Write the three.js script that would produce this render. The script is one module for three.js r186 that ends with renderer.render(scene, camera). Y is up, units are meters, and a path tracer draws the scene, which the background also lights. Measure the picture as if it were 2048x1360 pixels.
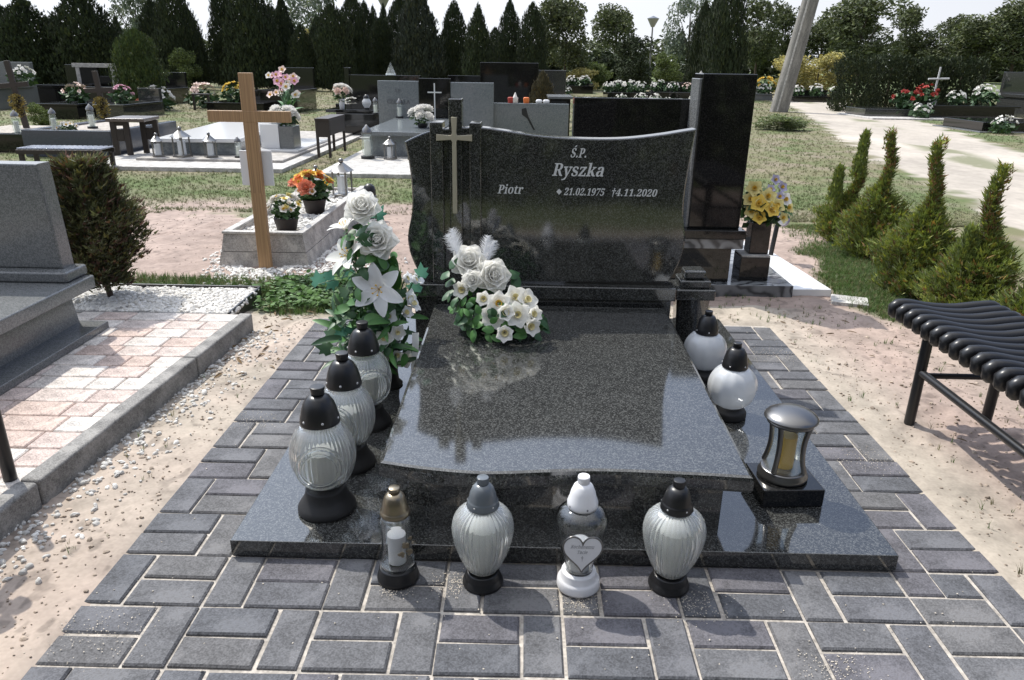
import * as THREE from 'three';
import { mergeGeometries } from 'three/addons/utils/BufferGeometryUtils.js';
import { RoundedBoxGeometry } from 'three/addons/geometries/RoundedBoxGeometry.js';
import { FontLoader } from 'three/addons/loaders/FontLoader.js';
import { TextGeometry } from 'three/addons/geometries/TextGeometry.js';

// ---------------------------------------------------------------- camera, sky, sun, exposure
const scene = new THREE.Scene();
const camera = new THREE.PerspectiveCamera(49.8, 1024 / 680, 0.05, 900);
camera.position.set(-0.1164, 1.26857, 1.26114);
camera.up.set(-0.01966, 0.93621, -0.35090);
camera.lookAt(-0.1164 - 0.01180, 1.26857 - 0.35104, 1.26114 - 0.93629);
const SUN = new THREE.Vector3(-0.530, 1.0, -0.515).normalize();

// noise ------------------------------------------------------------------------------------
function mulberry(a) { return () => { a |= 0; a = a + 0x6D2B79F5 | 0; let t = Math.imul(a ^ a >>> 15, 1 | a); t = t + Math.imul(t ^ t >>> 7, 61 | t) ^ t; return ((t ^ t >>> 14) >>> 0) / 4294967296; }; }
let rnd = mulberry(7);
const R = (a, b) => a + (b - a) * rnd();
const PERM = new Float32Array(65536); { const q = mulberry(99); for (let i = 0; i < 65536; i++) PERM[i] = q(); }
const hsh = (i, j) => PERM[((i * 7919 + j * 104729) ^ (i << 7) ^ (j * 31)) & 65535];
function vn(x, y, per = 0) {            // value noise, optionally periodic
  let i = Math.floor(x), j = Math.floor(y); const fx = x - i, fy = y - j;
  const sx = fx * fx * (3 - 2 * fx), sy = fy * fy * (3 - 2 * fy);
  let i1 = i + 1, j1 = j + 1;
  if (per) { i = ((i % per) + per) % per; j = ((j % per) + per) % per; i1 = ((i1 % per) + per) % per; j1 = ((j1 % per) + per) % per; }
  const a = hsh(i, j), b = hsh(i1, j), c = hsh(i, j1), d = hsh(i1, j1);
  return a + (b - a) * sx + (c - a) * sy + (a - b - c + d) * sx * sy;
}
function fbm(x, y, o = 4, per = 0) { let s = 0, a = 0.5, t = 0; for (let k = 0; k < o; k++) { s += a * vn(x, y, per); t += a; x = x * 2 + 17; y = y * 2 + 9; a *= 0.5; per *= 2; } return s / t; }
const ss = (a, b, x) => { const t = Math.min(1, Math.max(0, (x - a) / (b - a))); return t * t * (3 - 2 * t); };
const mixc = (a, b, t) => [a[0] + (b[0] - a[0]) * t, a[1] + (b[1] - a[1]) * t, a[2] + (b[2] - a[2]) * t];
const clamp = (x, a, b) => Math.min(b, Math.max(a, x));

// sky: hazy summer air, brighter towards the sun, thin clouds -------------------------------
{
  const W = 1024, H = 512, data = new Float32Array(W * H * 4);
  const d = new THREE.Vector3();
  for (let j = 0; j < H; j++) for (let i = 0; i < W; i++) {
    const el = ((j + 0.5) / H - 0.5) * Math.PI, az = ((i + 0.5) / W - 0.5) * 2 * Math.PI;
    d.set(Math.cos(az) * Math.cos(el), Math.sin(el), Math.sin(az) * Math.cos(el));
    const up = Math.max(0, d.y), cs = Math.max(0, d.dot(SUN));
    let c = mixc([1.04, 1.07, 1.13], [0.34, 0.48, 0.80], ss(0.0, 0.48, up)); c = mixc(c, [0.10, 0.18, 0.42], ss(0.3, 1.0, up));
    const side = 0.5 + 0.5 * ss(-0.75, 0.55, d.dot(SUN)), g = Math.pow(cs, 3) * 2.3 + Math.pow(cs, 20) * 0.8, hor = ss(0.0, 0.25, up);   // haze scatters light forward, away from the sun the air is darker
    c = [c[0] * side + g * 0.86 * hor, c[1] * side + g * 0.94 * hor, c[2] * side + g * 1.06 * hor];
    const px = d.x / (up + 0.18), pz = d.z / (up + 0.18);
    const n = fbm(px * 1.1 + 40, pz * 1.1 + 40, 5);
    const cl = ss(0.46, 0.72, n) * ss(0.02, 0.16, up) * 0.75;
    const lum = 0.82 + 1.65 * Math.pow(cs, 2);
    c = mixc(c, [lum, lum, lum * 1.01], cl);
    if (d.y < 0) c = [0.30, 0.28, 0.24];
    const k = (j * W + i) * 4; data[k] = c[0]; data[k + 1] = c[1]; data[k + 2] = c[2]; data[k + 3] = 1;
  }
  const sky = new THREE.DataTexture(data, W, H, THREE.RGBAFormat, THREE.FloatType);
  sky.mapping = THREE.EquirectangularReflectionMapping; sky.magFilter = THREE.LinearFilter; sky.minFilter = THREE.LinearFilter;
  sky.wrapS = THREE.RepeatWrapping; sky.needsUpdate = true;
  scene.background = sky; scene.environment = sky;
}
const sun = new THREE.DirectionalLight(new THREE.Color().setRGB(1, 0.95, 0.86), 5);
sun.position.copy(SUN).multiplyScalar(30); sun.castShadow = true; sun.shadow.radius = 1.2;
sun.shadow.mapSize.set(4096, 4096);
Object.assign(sun.shadow.camera, { left: -14, right: 14, top: 14, bottom: -14, near: 1, far: 90 });
scene.add(sun, sun.target);
const renderer = new THREE.WebGLRenderer({ antialias: true });
renderer.setSize(1024, 680); renderer.toneMapping = THREE.LinearToneMapping; renderer.toneMappingExposure = 0.95;
renderer.shadowMap.enabled = true;

// ---------------------------------------------------------------- textures and materials
const s8 = (x) => { x = clamp(x, 0, 1); return Math.round(255 * (x <= 0.0031308 ? 12.92 * x : 1.055 * Math.pow(x, 1 / 2.4) - 0.055)); };
function tex(w, h, fn, data = false) {
  const a = new Uint8Array(w * h * 4);
  for (let j = 0; j < h; j++) for (let i = 0; i < w; i++) {
    const c = fn((i + 0.5) / w, (j + 0.5) / h), k = (j * w + i) * 4;
    if (data) { const v = Math.round(clamp(c, 0, 1) * 255); a[k] = a[k + 1] = a[k + 2] = v; } else { a[k] = s8(c[0]); a[k + 1] = s8(c[1]); a[k + 2] = s8(c[2]); }
    a[k + 3] = 255;
  }
  const t = new THREE.DataTexture(a, w, h, THREE.RGBAFormat); t.wrapS = t.wrapT = THREE.RepeatWrapping;
  t.magFilter = THREE.LinearFilter; t.minFilter = THREE.LinearFilter; if (!data) t.colorSpace = THREE.SRGBColorSpace; t.needsUpdate = true; return t;
}
const rep = (t, x, y = x) => { const c = t.clone(); c.repeat.set(x, y); c.needsUpdate = true; return c; };
const lin = (r, g, b) => new THREE.Color().setRGB(r, g, b);
const std = (r, g, b, rough = 0.8, o = {}) => new THREE.MeshStandardMaterial({ color: lin(r, g, b), roughness: rough, side: THREE.DoubleSide, ...o });
const phy = (r, g, b, rough = 0.8, o = {}) => new THREE.MeshPhysicalMaterial({ color: lin(r, g, b), roughness: rough, side: THREE.DoubleSide, ...o });
function granite(dark, mid, light, fleck, pm, pl) {       // tile 0.7 m
  return tex(1024, 1024, (u, v) => {
    const a = vn(u * 190, v * 190, 190), b = vn(u * 340 + 7, v * 340, 340), c = fbm(u * 70, v * 70, 3, 70), e = vn(u * 500, v * 500 + 3, 500);
    const m = 0.45 * a + 0.3 * b + 0.25 * c;
    let col = mixc(dark, mid, ss(pm - 0.12, pm + 0.12, m));
    col = mixc(col, light, ss(pl - 0.06, pl + 0.06, 0.55 * b + 0.45 * a + (e - 0.5) * 0.15));
    if (e > 0.93 && b > 0.6) col = mixc(col, fleck, 0.7);
    return col;
  });
}
const tGranite = granite([0.020, 0.0205, 0.0195], [0.038, 0.039, 0.037], [0.088, 0.090, 0.087], [0.19, 0.19, 0.18], 0.48, 0.62);
const tGrey = granite([0.115, 0.12, 0.12], [0.155, 0.162, 0.163], [0.205, 0.21, 0.212], [0.30, 0.30, 0.30], 0.46, 0.60);
const tBlack = granite([0.006, 0.006, 0.006], [0.010, 0.010, 0.010], [0.022, 0.021, 0.020], [0.06, 0.06, 0.06], 0.5, 0.66);
const tBlue = granite([0.10, 0.115, 0.125], [0.17, 0.19, 0.20], [0.26, 0.28, 0.29], [0.4, 0.4, 0.4], 0.46, 0.6);
const K = 1 / 0.7;
const M = {};
M.granite = phy(1, 1, 1, 0.07, { map: rep(tGranite, K), ior: 1.85 });
M.greyGranite = phy(1, 1, 1, 0.16, { map: rep(tGrey, K), ior: 1.5 });
M.blackGranite = phy(1, 1, 1, 0.06, { map: rep(tBlack, K), ior: 1.5 });
M.blueGranite = phy(1, 1, 1, 0.12, { map: rep(tBlue, K), ior: 1.6 });
M.slate = phy(0.42, 0.46, 0.60, 0.16, { map: rep(tGrey, K), ior: 1.5 });
M.whiteGranite = phy(0.72, 0.72, 0.72, 0.15, { ior: 1.5 });
const tMarble = tex(512, 512, (u, v) => {
  const w = fbm(u * 4, v * 4, 4, 4), s = Math.abs(Math.sin((u * 2 + v * 3 + w * 2.2) * Math.PI * 2));
  const n = fbm(u * 40, v * 40, 3, 40);
  return mixc([0.035, 0.038, 0.042], [0.24, 0.25, 0.26], clamp(ss(0.05, 0.95, s) * 0.9 * w * 1.7 + n * 0.12, 0, 1));
});
M.marble = phy(1, 1, 1, 0.12, { map: rep(tMarble, 1.1), ior: 1.5 });
const tConc = tex(512, 512, (u, v) => { const a = fbm(u * 8, v * 8, 5, 8), b = vn(u * 170, v * 170, 170), c = vn(u * 60, v * 60, 60); const k = 0.72 + 0.5 * (a - 0.5) + 0.45 * (b - 0.5) + 0.2 * (c - 0.5), d = ss(0.60, 0.72, a + (c - 0.5) * 0.12) * 0.13; return [k + d, k + d * 0.93, k + d * 0.82]; });
const tConcB = tex(512, 512, (u, v) => 0.5 * vn(u * 170, v * 170, 170) + 0.5 * fbm(u * 60, v * 60, 3, 60), true);
const conc = (r, g, b, o = {}) => std(r, g, b, 0.9, { map: rep(tConc, 2), bumpMap: rep(tConcB, 2), bumpScale: 0.0016, ...o });
M.paver = [conc(0.136, 0.138, 0.151), conc(0.150, 0.151, 0.160), conc(0.124, 0.128, 0.141), conc(0.141, 0.137, 0.153), conc(0.158, 0.156, 0.160)];
M.pink = [conc(0.66, 0.54, 0.49), conc(0.72, 0.66, 0.61), conc(0.62, 0.49, 0.43), conc(0.75, 0.70, 0.65), conc(0.67, 0.57, 0.52)];
M.kerb = conc(0.30, 0.29, 0.275);
M.frameConc = conc(0.50, 0.47, 0.435);
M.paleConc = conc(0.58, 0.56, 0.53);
const tJoint = tex(256, 256, (u, v) => { const k = 0.75 + 0.4 * (vn(u * 90, v * 90, 90) - 0.5) + 0.5 * (fbm(u * 14, v * 14, 3, 14) - 0.5); return [0.50 * k, 0.455 * k, 0.40 * k]; });
M.joint = std(1, 1, 1, 1, { map: rep(tJoint, 2) });
M.blackPlastic = phy(0.012, 0.012, 0.013, 0.34);
M.blackMatt = std(0.016, 0.016, 0.017, 0.55);
M.darkMetal = std(0.20, 0.195, 0.19, 0.28, { metalness: 0.9 });
M.bronze = std(0.26, 0.22, 0.16, 0.3, { metalness: 0.85 });
M.smoke = phy(0.12, 0.135, 0.15, 0.2);
M.white = phy(0.74, 0.74, 0.76, 0.3);
M.glassDisc = phy(0.95, 0.97, 0.965, 0.05, { transmission: 0.93, thickness: 0.006, ior: 1.5 });
M.glass = phy(0.97, 0.985, 0.98, 0.05, { transmission: 1, thickness: 0.006, ior: 1.5 });
M.glassRib = phy(0.94, 0.965, 0.955, 0.09, { transmission: 0.84, thickness: 0.006, ior: 1.5 });
M.glassThin = phy(0.93, 0.97, 0.96, 0.06, { transmission: 0.94, thickness: 0, ior: 1.5 });
M.pearl = phy(0.82, 0.84, 0.86, 0.22, { transmission: 0.45, thickness: 0, clearcoat: 0.6, clearcoatRoughness: 0.12 });
M.wax = phy(0.74, 0.72, 0.66, 0.5, { transmission: 0.2, thickness: 0 });
M.yellowWax = phy(0.62, 0.38, 0.07, 0.5);
M.gold = std(0.40, 0.365, 0.27, 0.45, { metalness: 0.25 });
M.letter = std(0.62, 0.63, 0.62, 0.5);
M.ink = std(0.08, 0.08, 0.09, 0.7);
const tWood = tex(256, 1024, (u, v) => { const g = fbm(u * 26 + 2 * fbm(u * 3, v * 3, 2, 3), v * 3, 4), l = 0.5 + 0.5 * Math.sin((u * 9 + 1.6 * fbm(u * 2, v * 1.2, 3)) * 6.28); const k = 0.66 + 0.5 * (g - 0.5) + 0.16 * (l - 0.5); return [0.52 * k, 0.315 * k, 0.155 * k]; });
M.wood = std(1, 1, 1, 0.6, { map: rep(tWood, 8, 1.2) });
M.darkWood = std(0.028, 0.02, 0.016, 0.55);
M.paintSilver = std(0.5, 0.5, 0.5, 0.5);
M.poleConc = conc(0.30, 0.285, 0.26);
const leafMat = (r, g, b, tr = 0.25) => phy(r, g, b, 0.95, { transmission: tr, thickness: 0, vertexColors: true });
M.thuja = leafMat(0.15, 0.20, 0.034, 0.28); M.thujaDark = leafMat(0.085, 0.095, 0.030, 0.2);
M.conifer = leafMat(0.026, 0.040, 0.014, 0.08);
M.coniferBlue = leafMat(0.036, 0.048, 0.030, 0.10);
M.broad = leafMat(0.072, 0.092, 0.034, 0.2);
M.birch = leafMat(0.120, 0.150, 0.105, 0.3);
M.yellowBush = leafMat(0.36, 0.33, 0.11, 0.3);
M.bush = leafMat(0.10, 0.14, 0.035, 0.25);
M.bark = std(0.075, 0.055, 0.04, 0.95);
M.petal = phy(0.94, 0.93, 0.89, 0.97, { transmission: 0.45, thickness: 0 });
M.petalCool = phy(0.92, 0.93, 0.95, 0.97, { transmission: 0.42, thickness: 0 });
M.leafG = phy(0.055, 0.16, 0.032, 0.5);
M.leafD = phy(0.026, 0.082, 0.026, 0.5);
M.leafT = phy(0.07, 0.23, 0.15, 0.95, { transmission: 0.2, thickness: 0 });
M.stamen = std(0.65, 0.42, 0.05, 0.7); M.paleCore = std(0.74, 0.66, 0.36, 0.8);
M.feather = phy(0.9, 0.91, 0.94, 0.97, { transmission: 0.3, thickness: 0 });
const petalCol = {
  white: phy(0.82, 0.80, 0.76, 0.97, { transmission: 0.25, thickness: 0 }), pink: phy(0.72, 0.42, 0.52, 0.6), peach: phy(0.82, 0.66, 0.58, 0.6), yellow: phy(0.78, 0.56, 0.10, 0.97, { transmission: 0.25, thickness: 0 }),
  paleYellow: phy(0.80, 0.70, 0.30, 0.97, { transmission: 0.25, thickness: 0 }), orange: phy(0.78, 0.20, 0.05, 0.6), coral: phy(0.80, 0.34, 0.22, 0.6), red: phy(0.42, 0.05, 0.035, 0.6), lilac: phy(0.42, 0.40, 0.55, 0.6), purple: phy(0.16, 0.11, 0.28, 0.6), magenta: phy(0.50, 0.06, 0.25, 0.6),
};
M.greenBulk = phy(0.04, 0.085, 0.03, 0.7);

// ---------------------------------------------------------------- scene helpers
const used = {};
function numbered(n) { const k = used[n] = (used[n] ?? -1) + 1; return k ? n + '_' + String(k).padStart(3, '0') : n; }
function tag(o, label, category, group, kind) { if (label) o.userData.label = label; if (category) o.userData.category = category; if (group) o.userData.group = group; if (kind) o.userData.kind = kind; return o; }
function thing(name, label, category, p = [0, 0, 0], turn = 0, group) { const g = new THREE.Group(); g.name = numbered(name); g.position.set(...p); g.rotation.y = turn; scene.add(g); return tag(g, label, category, group); }
function copyThing(o, label, p, turn = 0, sc = 1, group) {
  const c = o.clone(); c.name = numbered(o.name.replace(/_\d{3}$/, '')); c.userData = { ...o.userData, label: label ?? o.userData.label };
  if (group) c.userData.group = group; c.position.set(...p); c.rotation.set(0, turn, 0); if (Array.isArray(sc)) c.scale.set(...sc); else c.scale.setScalar(sc); scene.add(c); return c;
}
function part(name, geo, mat, parent, p, r) { const m = new THREE.Mesh(geo, mat); m.name = name; m.castShadow = m.receiveShadow = true; if (p) m.position.set(...p); if (r) m.rotation.set(...r); parent.add(m); return m; }
function setting(name, geo, mat) { const m = part(numbered(name), geo, mat, scene); m.userData.kind = 'structure'; return m; }
// box-projected uv in metres
function muv(g, ox = 0, oy = 0) {
  if (g.index) g = g.toNonIndexed(); const P = g.attributes.position, N = g.attributes.normal, n = P.count, uv = new Float32Array(n * 2);
  for (let i = 0; i < n; i += 3) {
    let ax = 0, ay = 0, az = 0; for (let k = 0; k < 3; k++) { ax += N.getX(i + k); ay += N.getY(i + k); az += N.getZ(i + k); } ax = Math.abs(ax); ay = Math.abs(ay); az = Math.abs(az);
    for (let k = 0; k < 3; k++) { const x = P.getX(i + k), y = P.getY(i + k), z = P.getZ(i + k); let a, b; if (ay >= ax && ay >= az) { a = x; b = z; } else if (az >= ax) { a = x; b = y + 0.31; } else { a = z + 0.17; b = y; } uv[(i + k) * 2] = a + ox; uv[(i + k) * 2 + 1] = b + oy; }
  }
  g.setAttribute('uv', new THREE.BufferAttribute(uv, 2)); return g;
}
const box = (w, h, d, x = 0, y = 0, z = 0, b = 0.004) => muv(new RoundedBoxGeometry(w, h, d, 1, Math.min(b, w / 3, h / 3, d / 3)).translate(x, y + h / 2, z), x * 3.1, z * 1.7);
const bxx = (x0, x1, y0, y1, z0, z1, b) => box(x1 - x0, y1 - y0, Math.abs(z1 - z0), (x0 + x1) / 2, y0, (z0 + z1) / 2, b);
const lathe = (pts, seg = 40) => new THREE.LatheGeometry(pts.map(p => new THREE.Vector2(p[0], p[1])), seg);
const tube = (pts, r, seg = 16, rs = 6) => new THREE.TubeGeometry(new THREE.CatmullRomCurve3(pts.map(p => new THREE.Vector3(...p))), seg, r, rs, false);
function rod(a, b, r, seg = 8, r2 = r) { const A = new THREE.Vector3(...a), B = new THREE.Vector3(...b), d = B.clone().sub(A), g = new THREE.CylinderGeometry(r2, r, d.length(), seg); g.translate(0, d.length() / 2, 0); g.applyQuaternion(new THREE.Quaternion().setFromUnitVectors(new THREE.Vector3(0, 1, 0), d.normalize())); return g.translate(...a); }
const merge = (a) => mergeGeometries(a.map(g => { const q = g.index ? g.toNonIndexed() : g; for (const k of Object.keys(q.attributes)) if (!['position', 'normal', 'uv', 'color'].includes(k)) q.deleteAttribute(k); return q; }));
function outline(pts, depth, bevel) {       // closed outline in x/y, thickness along +z
  const s = new THREE.Shape(pts.map(p => new THREE.Vector2(p[0], p[1])));
  return new THREE.ExtrudeGeometry(s, { depth: depth - 2 * bevel, bevelEnabled: bevel > 0, bevelThickness: bevel, bevelSize: bevel, bevelOffset: -bevel, bevelSegments: 2, curveSegments: 12 }).translate(0, 0, bevel);
}
const spline = (pts, n) => new THREE.CatmullRomCurve3(pts.map(p => new THREE.Vector3(p[0], p[1], 0)), false, 'centripetal').getPoints(n).map(v => [v.x, v.y]);
// brick with a chamfered top edge, top at y = 0
function chamferTop(w, d, h, c) {
  const q = [], A = (y, i) => [[-w / 2 + i, y, -d / 2 + i], [w / 2 - i, y, -d / 2 + i], [w / 2 - i, y, d / 2 - i], [-w / 2 + i, y, d / 2 - i]];
  const L = [A(-h, 0), A(-c, 0), A(0, c)], quad = (a, b, e, f) => q.push(...a, ...b, ...e, ...a, ...e, ...f);
  for (let k = 0; k < 2; k++) for (let i = 0; i < 4; i++) { const j = (i + 1) % 4; quad(L[k][j], L[k][i], L[k + 1][i], L[k + 1][j]); }
  quad(L[2][3], L[2][2], L[2][1], L[2][0]);
  const g = new THREE.BufferGeometry(); g.setAttribute('position', new THREE.Float32BufferAttribute(q, 3)); g.computeVertexNormals(); return g;
}
const qUp = new THREE.Vector3(0, 1, 0);
const aim = (g, dir) => g.applyQuaternion(new THREE.Quaternion().setFromUnitVectors(qUp, new THREE.Vector3(...dir).normalize()));

// ---------------------------------------------------------------- ground
const inPaved = (x, z, m = 0) => Math.abs(x) < 1.2 + m && z > -2.44 - m;
const GREEN = [0.075, 0.115, 0.030], DRY = [0.160, 0.146, 0.078], OLIVE = [0.108, 0.122, 0.044], SAND = [0.365, 0.318, 0.262], PINK = [0.325, 0.250, 0.212], DIRT = [0.30, 0.23, 0.195];
// weights of what grows or lies there: 0..1 green, dry grass, soil kind
function zone(x, z) {
  const n = fbm(x * 0.9 + 30, z * 0.9 + 60, 4) - 0.5, n2 = fbm(x * 3.1 + 11, z * 3.1 + 5, 3) - 0.5;
  let green = 0, dry = 0;
  // verge with the small thujas on the right
  const edge = 1.9 + n * 0.5 + n2 * 0.25 + ss(-2.9, -2.2, z) * 0.25;
  const verge = ss(edge - 0.06, edge + 0.12, x) * ss(-5.0 + n, -4.3 + n, z) * (1 - ss(2.75 + n * 0.8, 3.15 + n * 0.8, x)) * (1 - ss(-1.2, -0.4, z));
  green = Math.max(green, verge);
  // weeds by the stone edging and behind the gravel bed
  const weed = ss(-1.85, -1.6, x + n2 * 0.4) * (1 - ss(-0.98, -0.78, x + n2 * 0.3)) * ss(-3.32, -3.05, z + n2 * 0.4) * (1 - ss(-2.56, -2.42, z + n2 * 0.25));
  const strip = (1 - ss(-1.8, -1.5, x)) * ss(-3.18, -3.02, z + n2 * 0.2) * (1 - ss(-2.76, -2.70, z));
  green = Math.max(green, weed, strip * 0.8);
  // open ground further back
  const back = 1 - ss(-6.3 + n * 1.2, -5.7 + n * 1.2, z);
  const bandG = back * ss(-8.0, -7.4, z + n) * (0.5 + 0.9 * (n2 + 0.3));
  const patch = ss(0.06, 0.2, n + n2 * 0.5) * (1 - ss(-5.0, -4.4, z)) * (1 - back) * (x < 1.2 ? 1 : 0) * 0.8;
  dry = back;
  const rightLawn = ss(1.7 + n, 2.3 + n, x) * (1 - ss(-4.9, -4.2, z + n * 0.6)); dry = Math.max(dry, rightLawn);
  if (z > 0.9) { dry = Math.max(dry, ss(0.9, 1.15, z + n * 0.3)); green = Math.max(green, ss(1.0, 1.6, z) * 0.8); } if (x > 2.7) dry = Math.max(dry, ss(2.7, 3.1, x + n * 0.6));  // ground out of view set to darker grass, so the headstone mirrors less light
  green = Math.max(green, bandG, patch, dry * ss(0.0, 0.22, n * 0.7 + n2 * 0.5) * 0.75);
  return [clamp(green, 0, 1), clamp(dry, 0, 1), n, n2];
}
function groundColor(x, z, fine) {
  const [g, d, n, n2] = zone(x, z);
  let soil;
  if (z > -2.75) soil = x < 0 ? mixc(SAND, PINK, clamp(0.25 + n * 1.4 + n2 * 0.8, 0, 0.7)) : mixc(SAND, PINK, clamp(ss(1.22, 1.6, x) + n * 0.8 + n2 * 0.6, 0, 1));
  else soil = mixc(DIRT, PINK, clamp(0.25 + n * 1.5 + n2, 0, 0.9));
  const mid = fbm(x * 11 + 5, z * 11, 3) - 0.5, spk = 1 + (fine - 0.5) * 0.34 + n2 * 0.35 + mid * 0.45 - 0.26 * ss(0.62, 0.75, vn(x * 38 + 7, z * 38) * 0.6 + vn(x * 17, z * 17 + 3) * 0.4) * (0.4 + ss(-0.1, 0.2, n2)); soil = [soil[0] * spk, soil[1] * spk, soil[2] * spk];
  let c = mixc(soil, mixc(DRY, OLIVE, clamp(0.45 + n * 1.4 + n2 * 0.8, 0, 1)), d * clamp(0.93 + n2 * 1.1 + (fine - 0.5) * 0.6, 0, 1));
  c = mixc(c, GREEN, g * clamp(0.8 + (fine - 0.5) * 0.8, 0, 1) * 0.92);
  return c;
}
const NX0 = -3.4, NX1 = 3.4, NZ0 = -5.4, NZ1 = 1.2;
const prints = []; { const q = mulberry(5); for (let i = 0; i < 46; i++) { const left = q() < 0.4; prints.push([left ? -1.5 + 0.35 * q() : 1.25 + 0.8 * q(), -2.5 + 3.2 * q(), q() * 3.1, 0.5 + q()]); } for (let i = 0; i < 25; i++) prints.push([-3 + 4 * q(), -5 + 2.2 * q(), q() * 3.1, 0.6 + q()]); }
function nearH(x, z) {
  let h = -0.004 + (fbm(x * 5 + 3, z * 5, 4) - 0.5) * 0.026 + (fbm(x * 28, z * 28 + 8, 3) - 0.5) * 0.010;
  for (const [px, pz, a, k] of prints) { const dx = x - px, dz = z - pz; if (dx * dx + dz * dz > 0.04) continue; const u = dx * Math.cos(a) + dz * Math.sin(a), v = -dx * Math.sin(a) + dz * Math.cos(a), r = Math.hypot(u / 0.10, v / 0.042); h -= 0.010 * k * (1 - ss(0.6, 1.05, r)) - 0.006 * k * Math.exp(-((r - 1.2) ** 2) / 0.05); }
  const inside = Math.min(1.2 - Math.abs(x), z + 2.44);      // how far inside the paving; loose sand drifts a few centimetres over its edge
  if (inside > 0.075) h = -0.045; else if (inside > -0.10) h = h * 0.35 + 0.0005 + (fbm(x * 7 + 40, z * 7, 4) - 0.5) * 0.010 - Math.max(0, inside + 0.01) * 0.32;
  const e = Math.min(x - NX0, NX1 - x, z - NZ0); h += (-0.034 - h) * (1 - ss(0, 0.7, e));
  return h;
}
const farY = -0.03;
const gy = (x, z) => (x > NX0 && x < NX1 && z > NZ0 && z < NZ1) ? nearH(x, z) : farY;
{
  const nx = 310, nz = 300, P = [], U = [], I = [];
  for (let j = 0; j <= nz; j++) for (let i = 0; i <= nx; i++) { const u = i / nx, v = j / nz, x = NX0 + u * (NX1 - NX0), z = NZ0 + v * (NZ1 - NZ0); P.push(x, nearH(x, z), z); U.push(u, v); }
  for (let j = 0; j < nz; j++) for (let i = 0; i < nx; i++) { const a = j * (nx + 1) + i, b = a + nx + 1; I.push(a, b, a + 1, b, b + 1, a + 1); }
  const g = new THREE.BufferGeometry(); g.setAttribute('position', new THREE.Float32BufferAttribute(P, 3)); g.setAttribute('uv', new THREE.Float32BufferAttribute(U, 2)); g.setIndex(I); g.computeVertexNormals();
  const t = tex(2048, 2048, (u, v) => { const x = NX0 + u * (NX1 - NX0), z = NZ0 + v * (NZ1 - NZ0); return groundColor(x, z, 0.6 * vn(x * 160, z * 160) + 0.4 * vn(x * 45, z * 45)); });
  setting('ground', g, std(1, 1, 1, 1, { map: t }));
  // the open ground behind, seen from further away
  const X0 = -22, X1 = 24, Z0 = -46, Z1 = 6, t2 = tex(2048, 2048, (u, v) => { const x = X0 + u * (X1 - X0), z = Z0 + v * (Z1 - Z0); return groundColor(x, z, 0.5 * vn(x * 22, z * 22) + 0.5 * vn(x * 7, z * 7)); });
  const g2 = new THREE.PlaneGeometry(X1 - X0, Z1 - Z0).rotateX(-Math.PI / 2).translate((X0 + X1) / 2, farY, (Z0 + Z1) / 2);
  { const uv = g2.attributes.uv, p = g2.attributes.position; for (let i = 0; i < uv.count; i++) uv.setXY(i, (p.getX(i) - X0) / (X1 - X0), (p.getZ(i) - Z0) / (Z1 - Z0)); }
  setting('ground', g2, std(1, 1, 1, 1, { map: t2 }));
  const t3 = tex(256, 256, (u, v) => mixc(OLIVE, GREEN, clamp(fbm(u * 16, v * 16, 4, 16) * 1.6 - 0.3, 0, 1)));
  setting('ground', new THREE.PlaneGeometry(900, 900).rotateX(-Math.PI / 2).translate(0, farY - 0.03, -100), std(1, 1, 1, 1, { map: rep(t3, 20) }));
}
const trackPts = spline([[4.2, 3], [5.0, -2.2], [5.75, -5.5], [7.15, -11.8], [8.75, -17.8], [10.4, -24], [11.9, -31], [13.2, -45], [14, -70]], 160);
function trackX(z) { for (let i = 1; i < trackPts.length; i++) if (trackPts[i][1] <= z) { const [x0, z0] = trackPts[i - 1], [x1, z1] = trackPts[i]; return x0 + (x1 - x0) * (z - z0) / (z1 - z0); } return 14; }
{ // sandy track
  const c = trackPts, P = [], U = [], I = [], w = 1.95, X0 = 1.5, X1 = 17, Z0 = -72, Z1 = 4;
  c.forEach(([x, z], i) => { for (const q of [x - w, x + w]) { P.push(q, farY + 0.005, z); U.push((q - X0) / (X1 - X0), (z - Z0) / (Z1 - Z0)); } if (i) { const a = (i - 1) * 2; I.push(a, a + 1, a + 2, a + 1, a + 3, a + 2); } });
  const g = new THREE.BufferGeometry(); g.setAttribute('position', new THREE.Float32BufferAttribute(P, 3)); g.setAttribute('uv', new THREE.Float32BufferAttribute(U, 2)); g.setIndex(I); g.computeVertexNormals();
  const t = tex(1024, 2048, (u, v) => { const x = X0 + u * (X1 - X0), z = Z0 + v * (Z1 - Z0), d = Math.abs(x - trackX(z)), fine = 0.5 * vn(x * 30, z * 30) + 0.5 * vn(x * 9, z * 9), n = fbm(x * 1.3, z * 0.7, 4), m = 1 - ss(1.25, 1.62, d + (fbm(x * 2.2 + 9, z * 2.2, 4) - 0.5) * 1.1); const mid = (1 - ss(0.15, 0.55, d)) * ss(0.46, 0.62, n + (fine - 0.5) * 0.2) * 0.75; const k = 0.86 + (n - 0.5) * 0.5 + (fine - 0.5) * 0.3; return mixc(groundColor(x, z, fine), mixc([0.47 * k, 0.42 * k, 0.36 * k], OLIVE, mid), m); });
  setting('path', g, std(1, 1, 1, 1, { map: t }));
}

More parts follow.
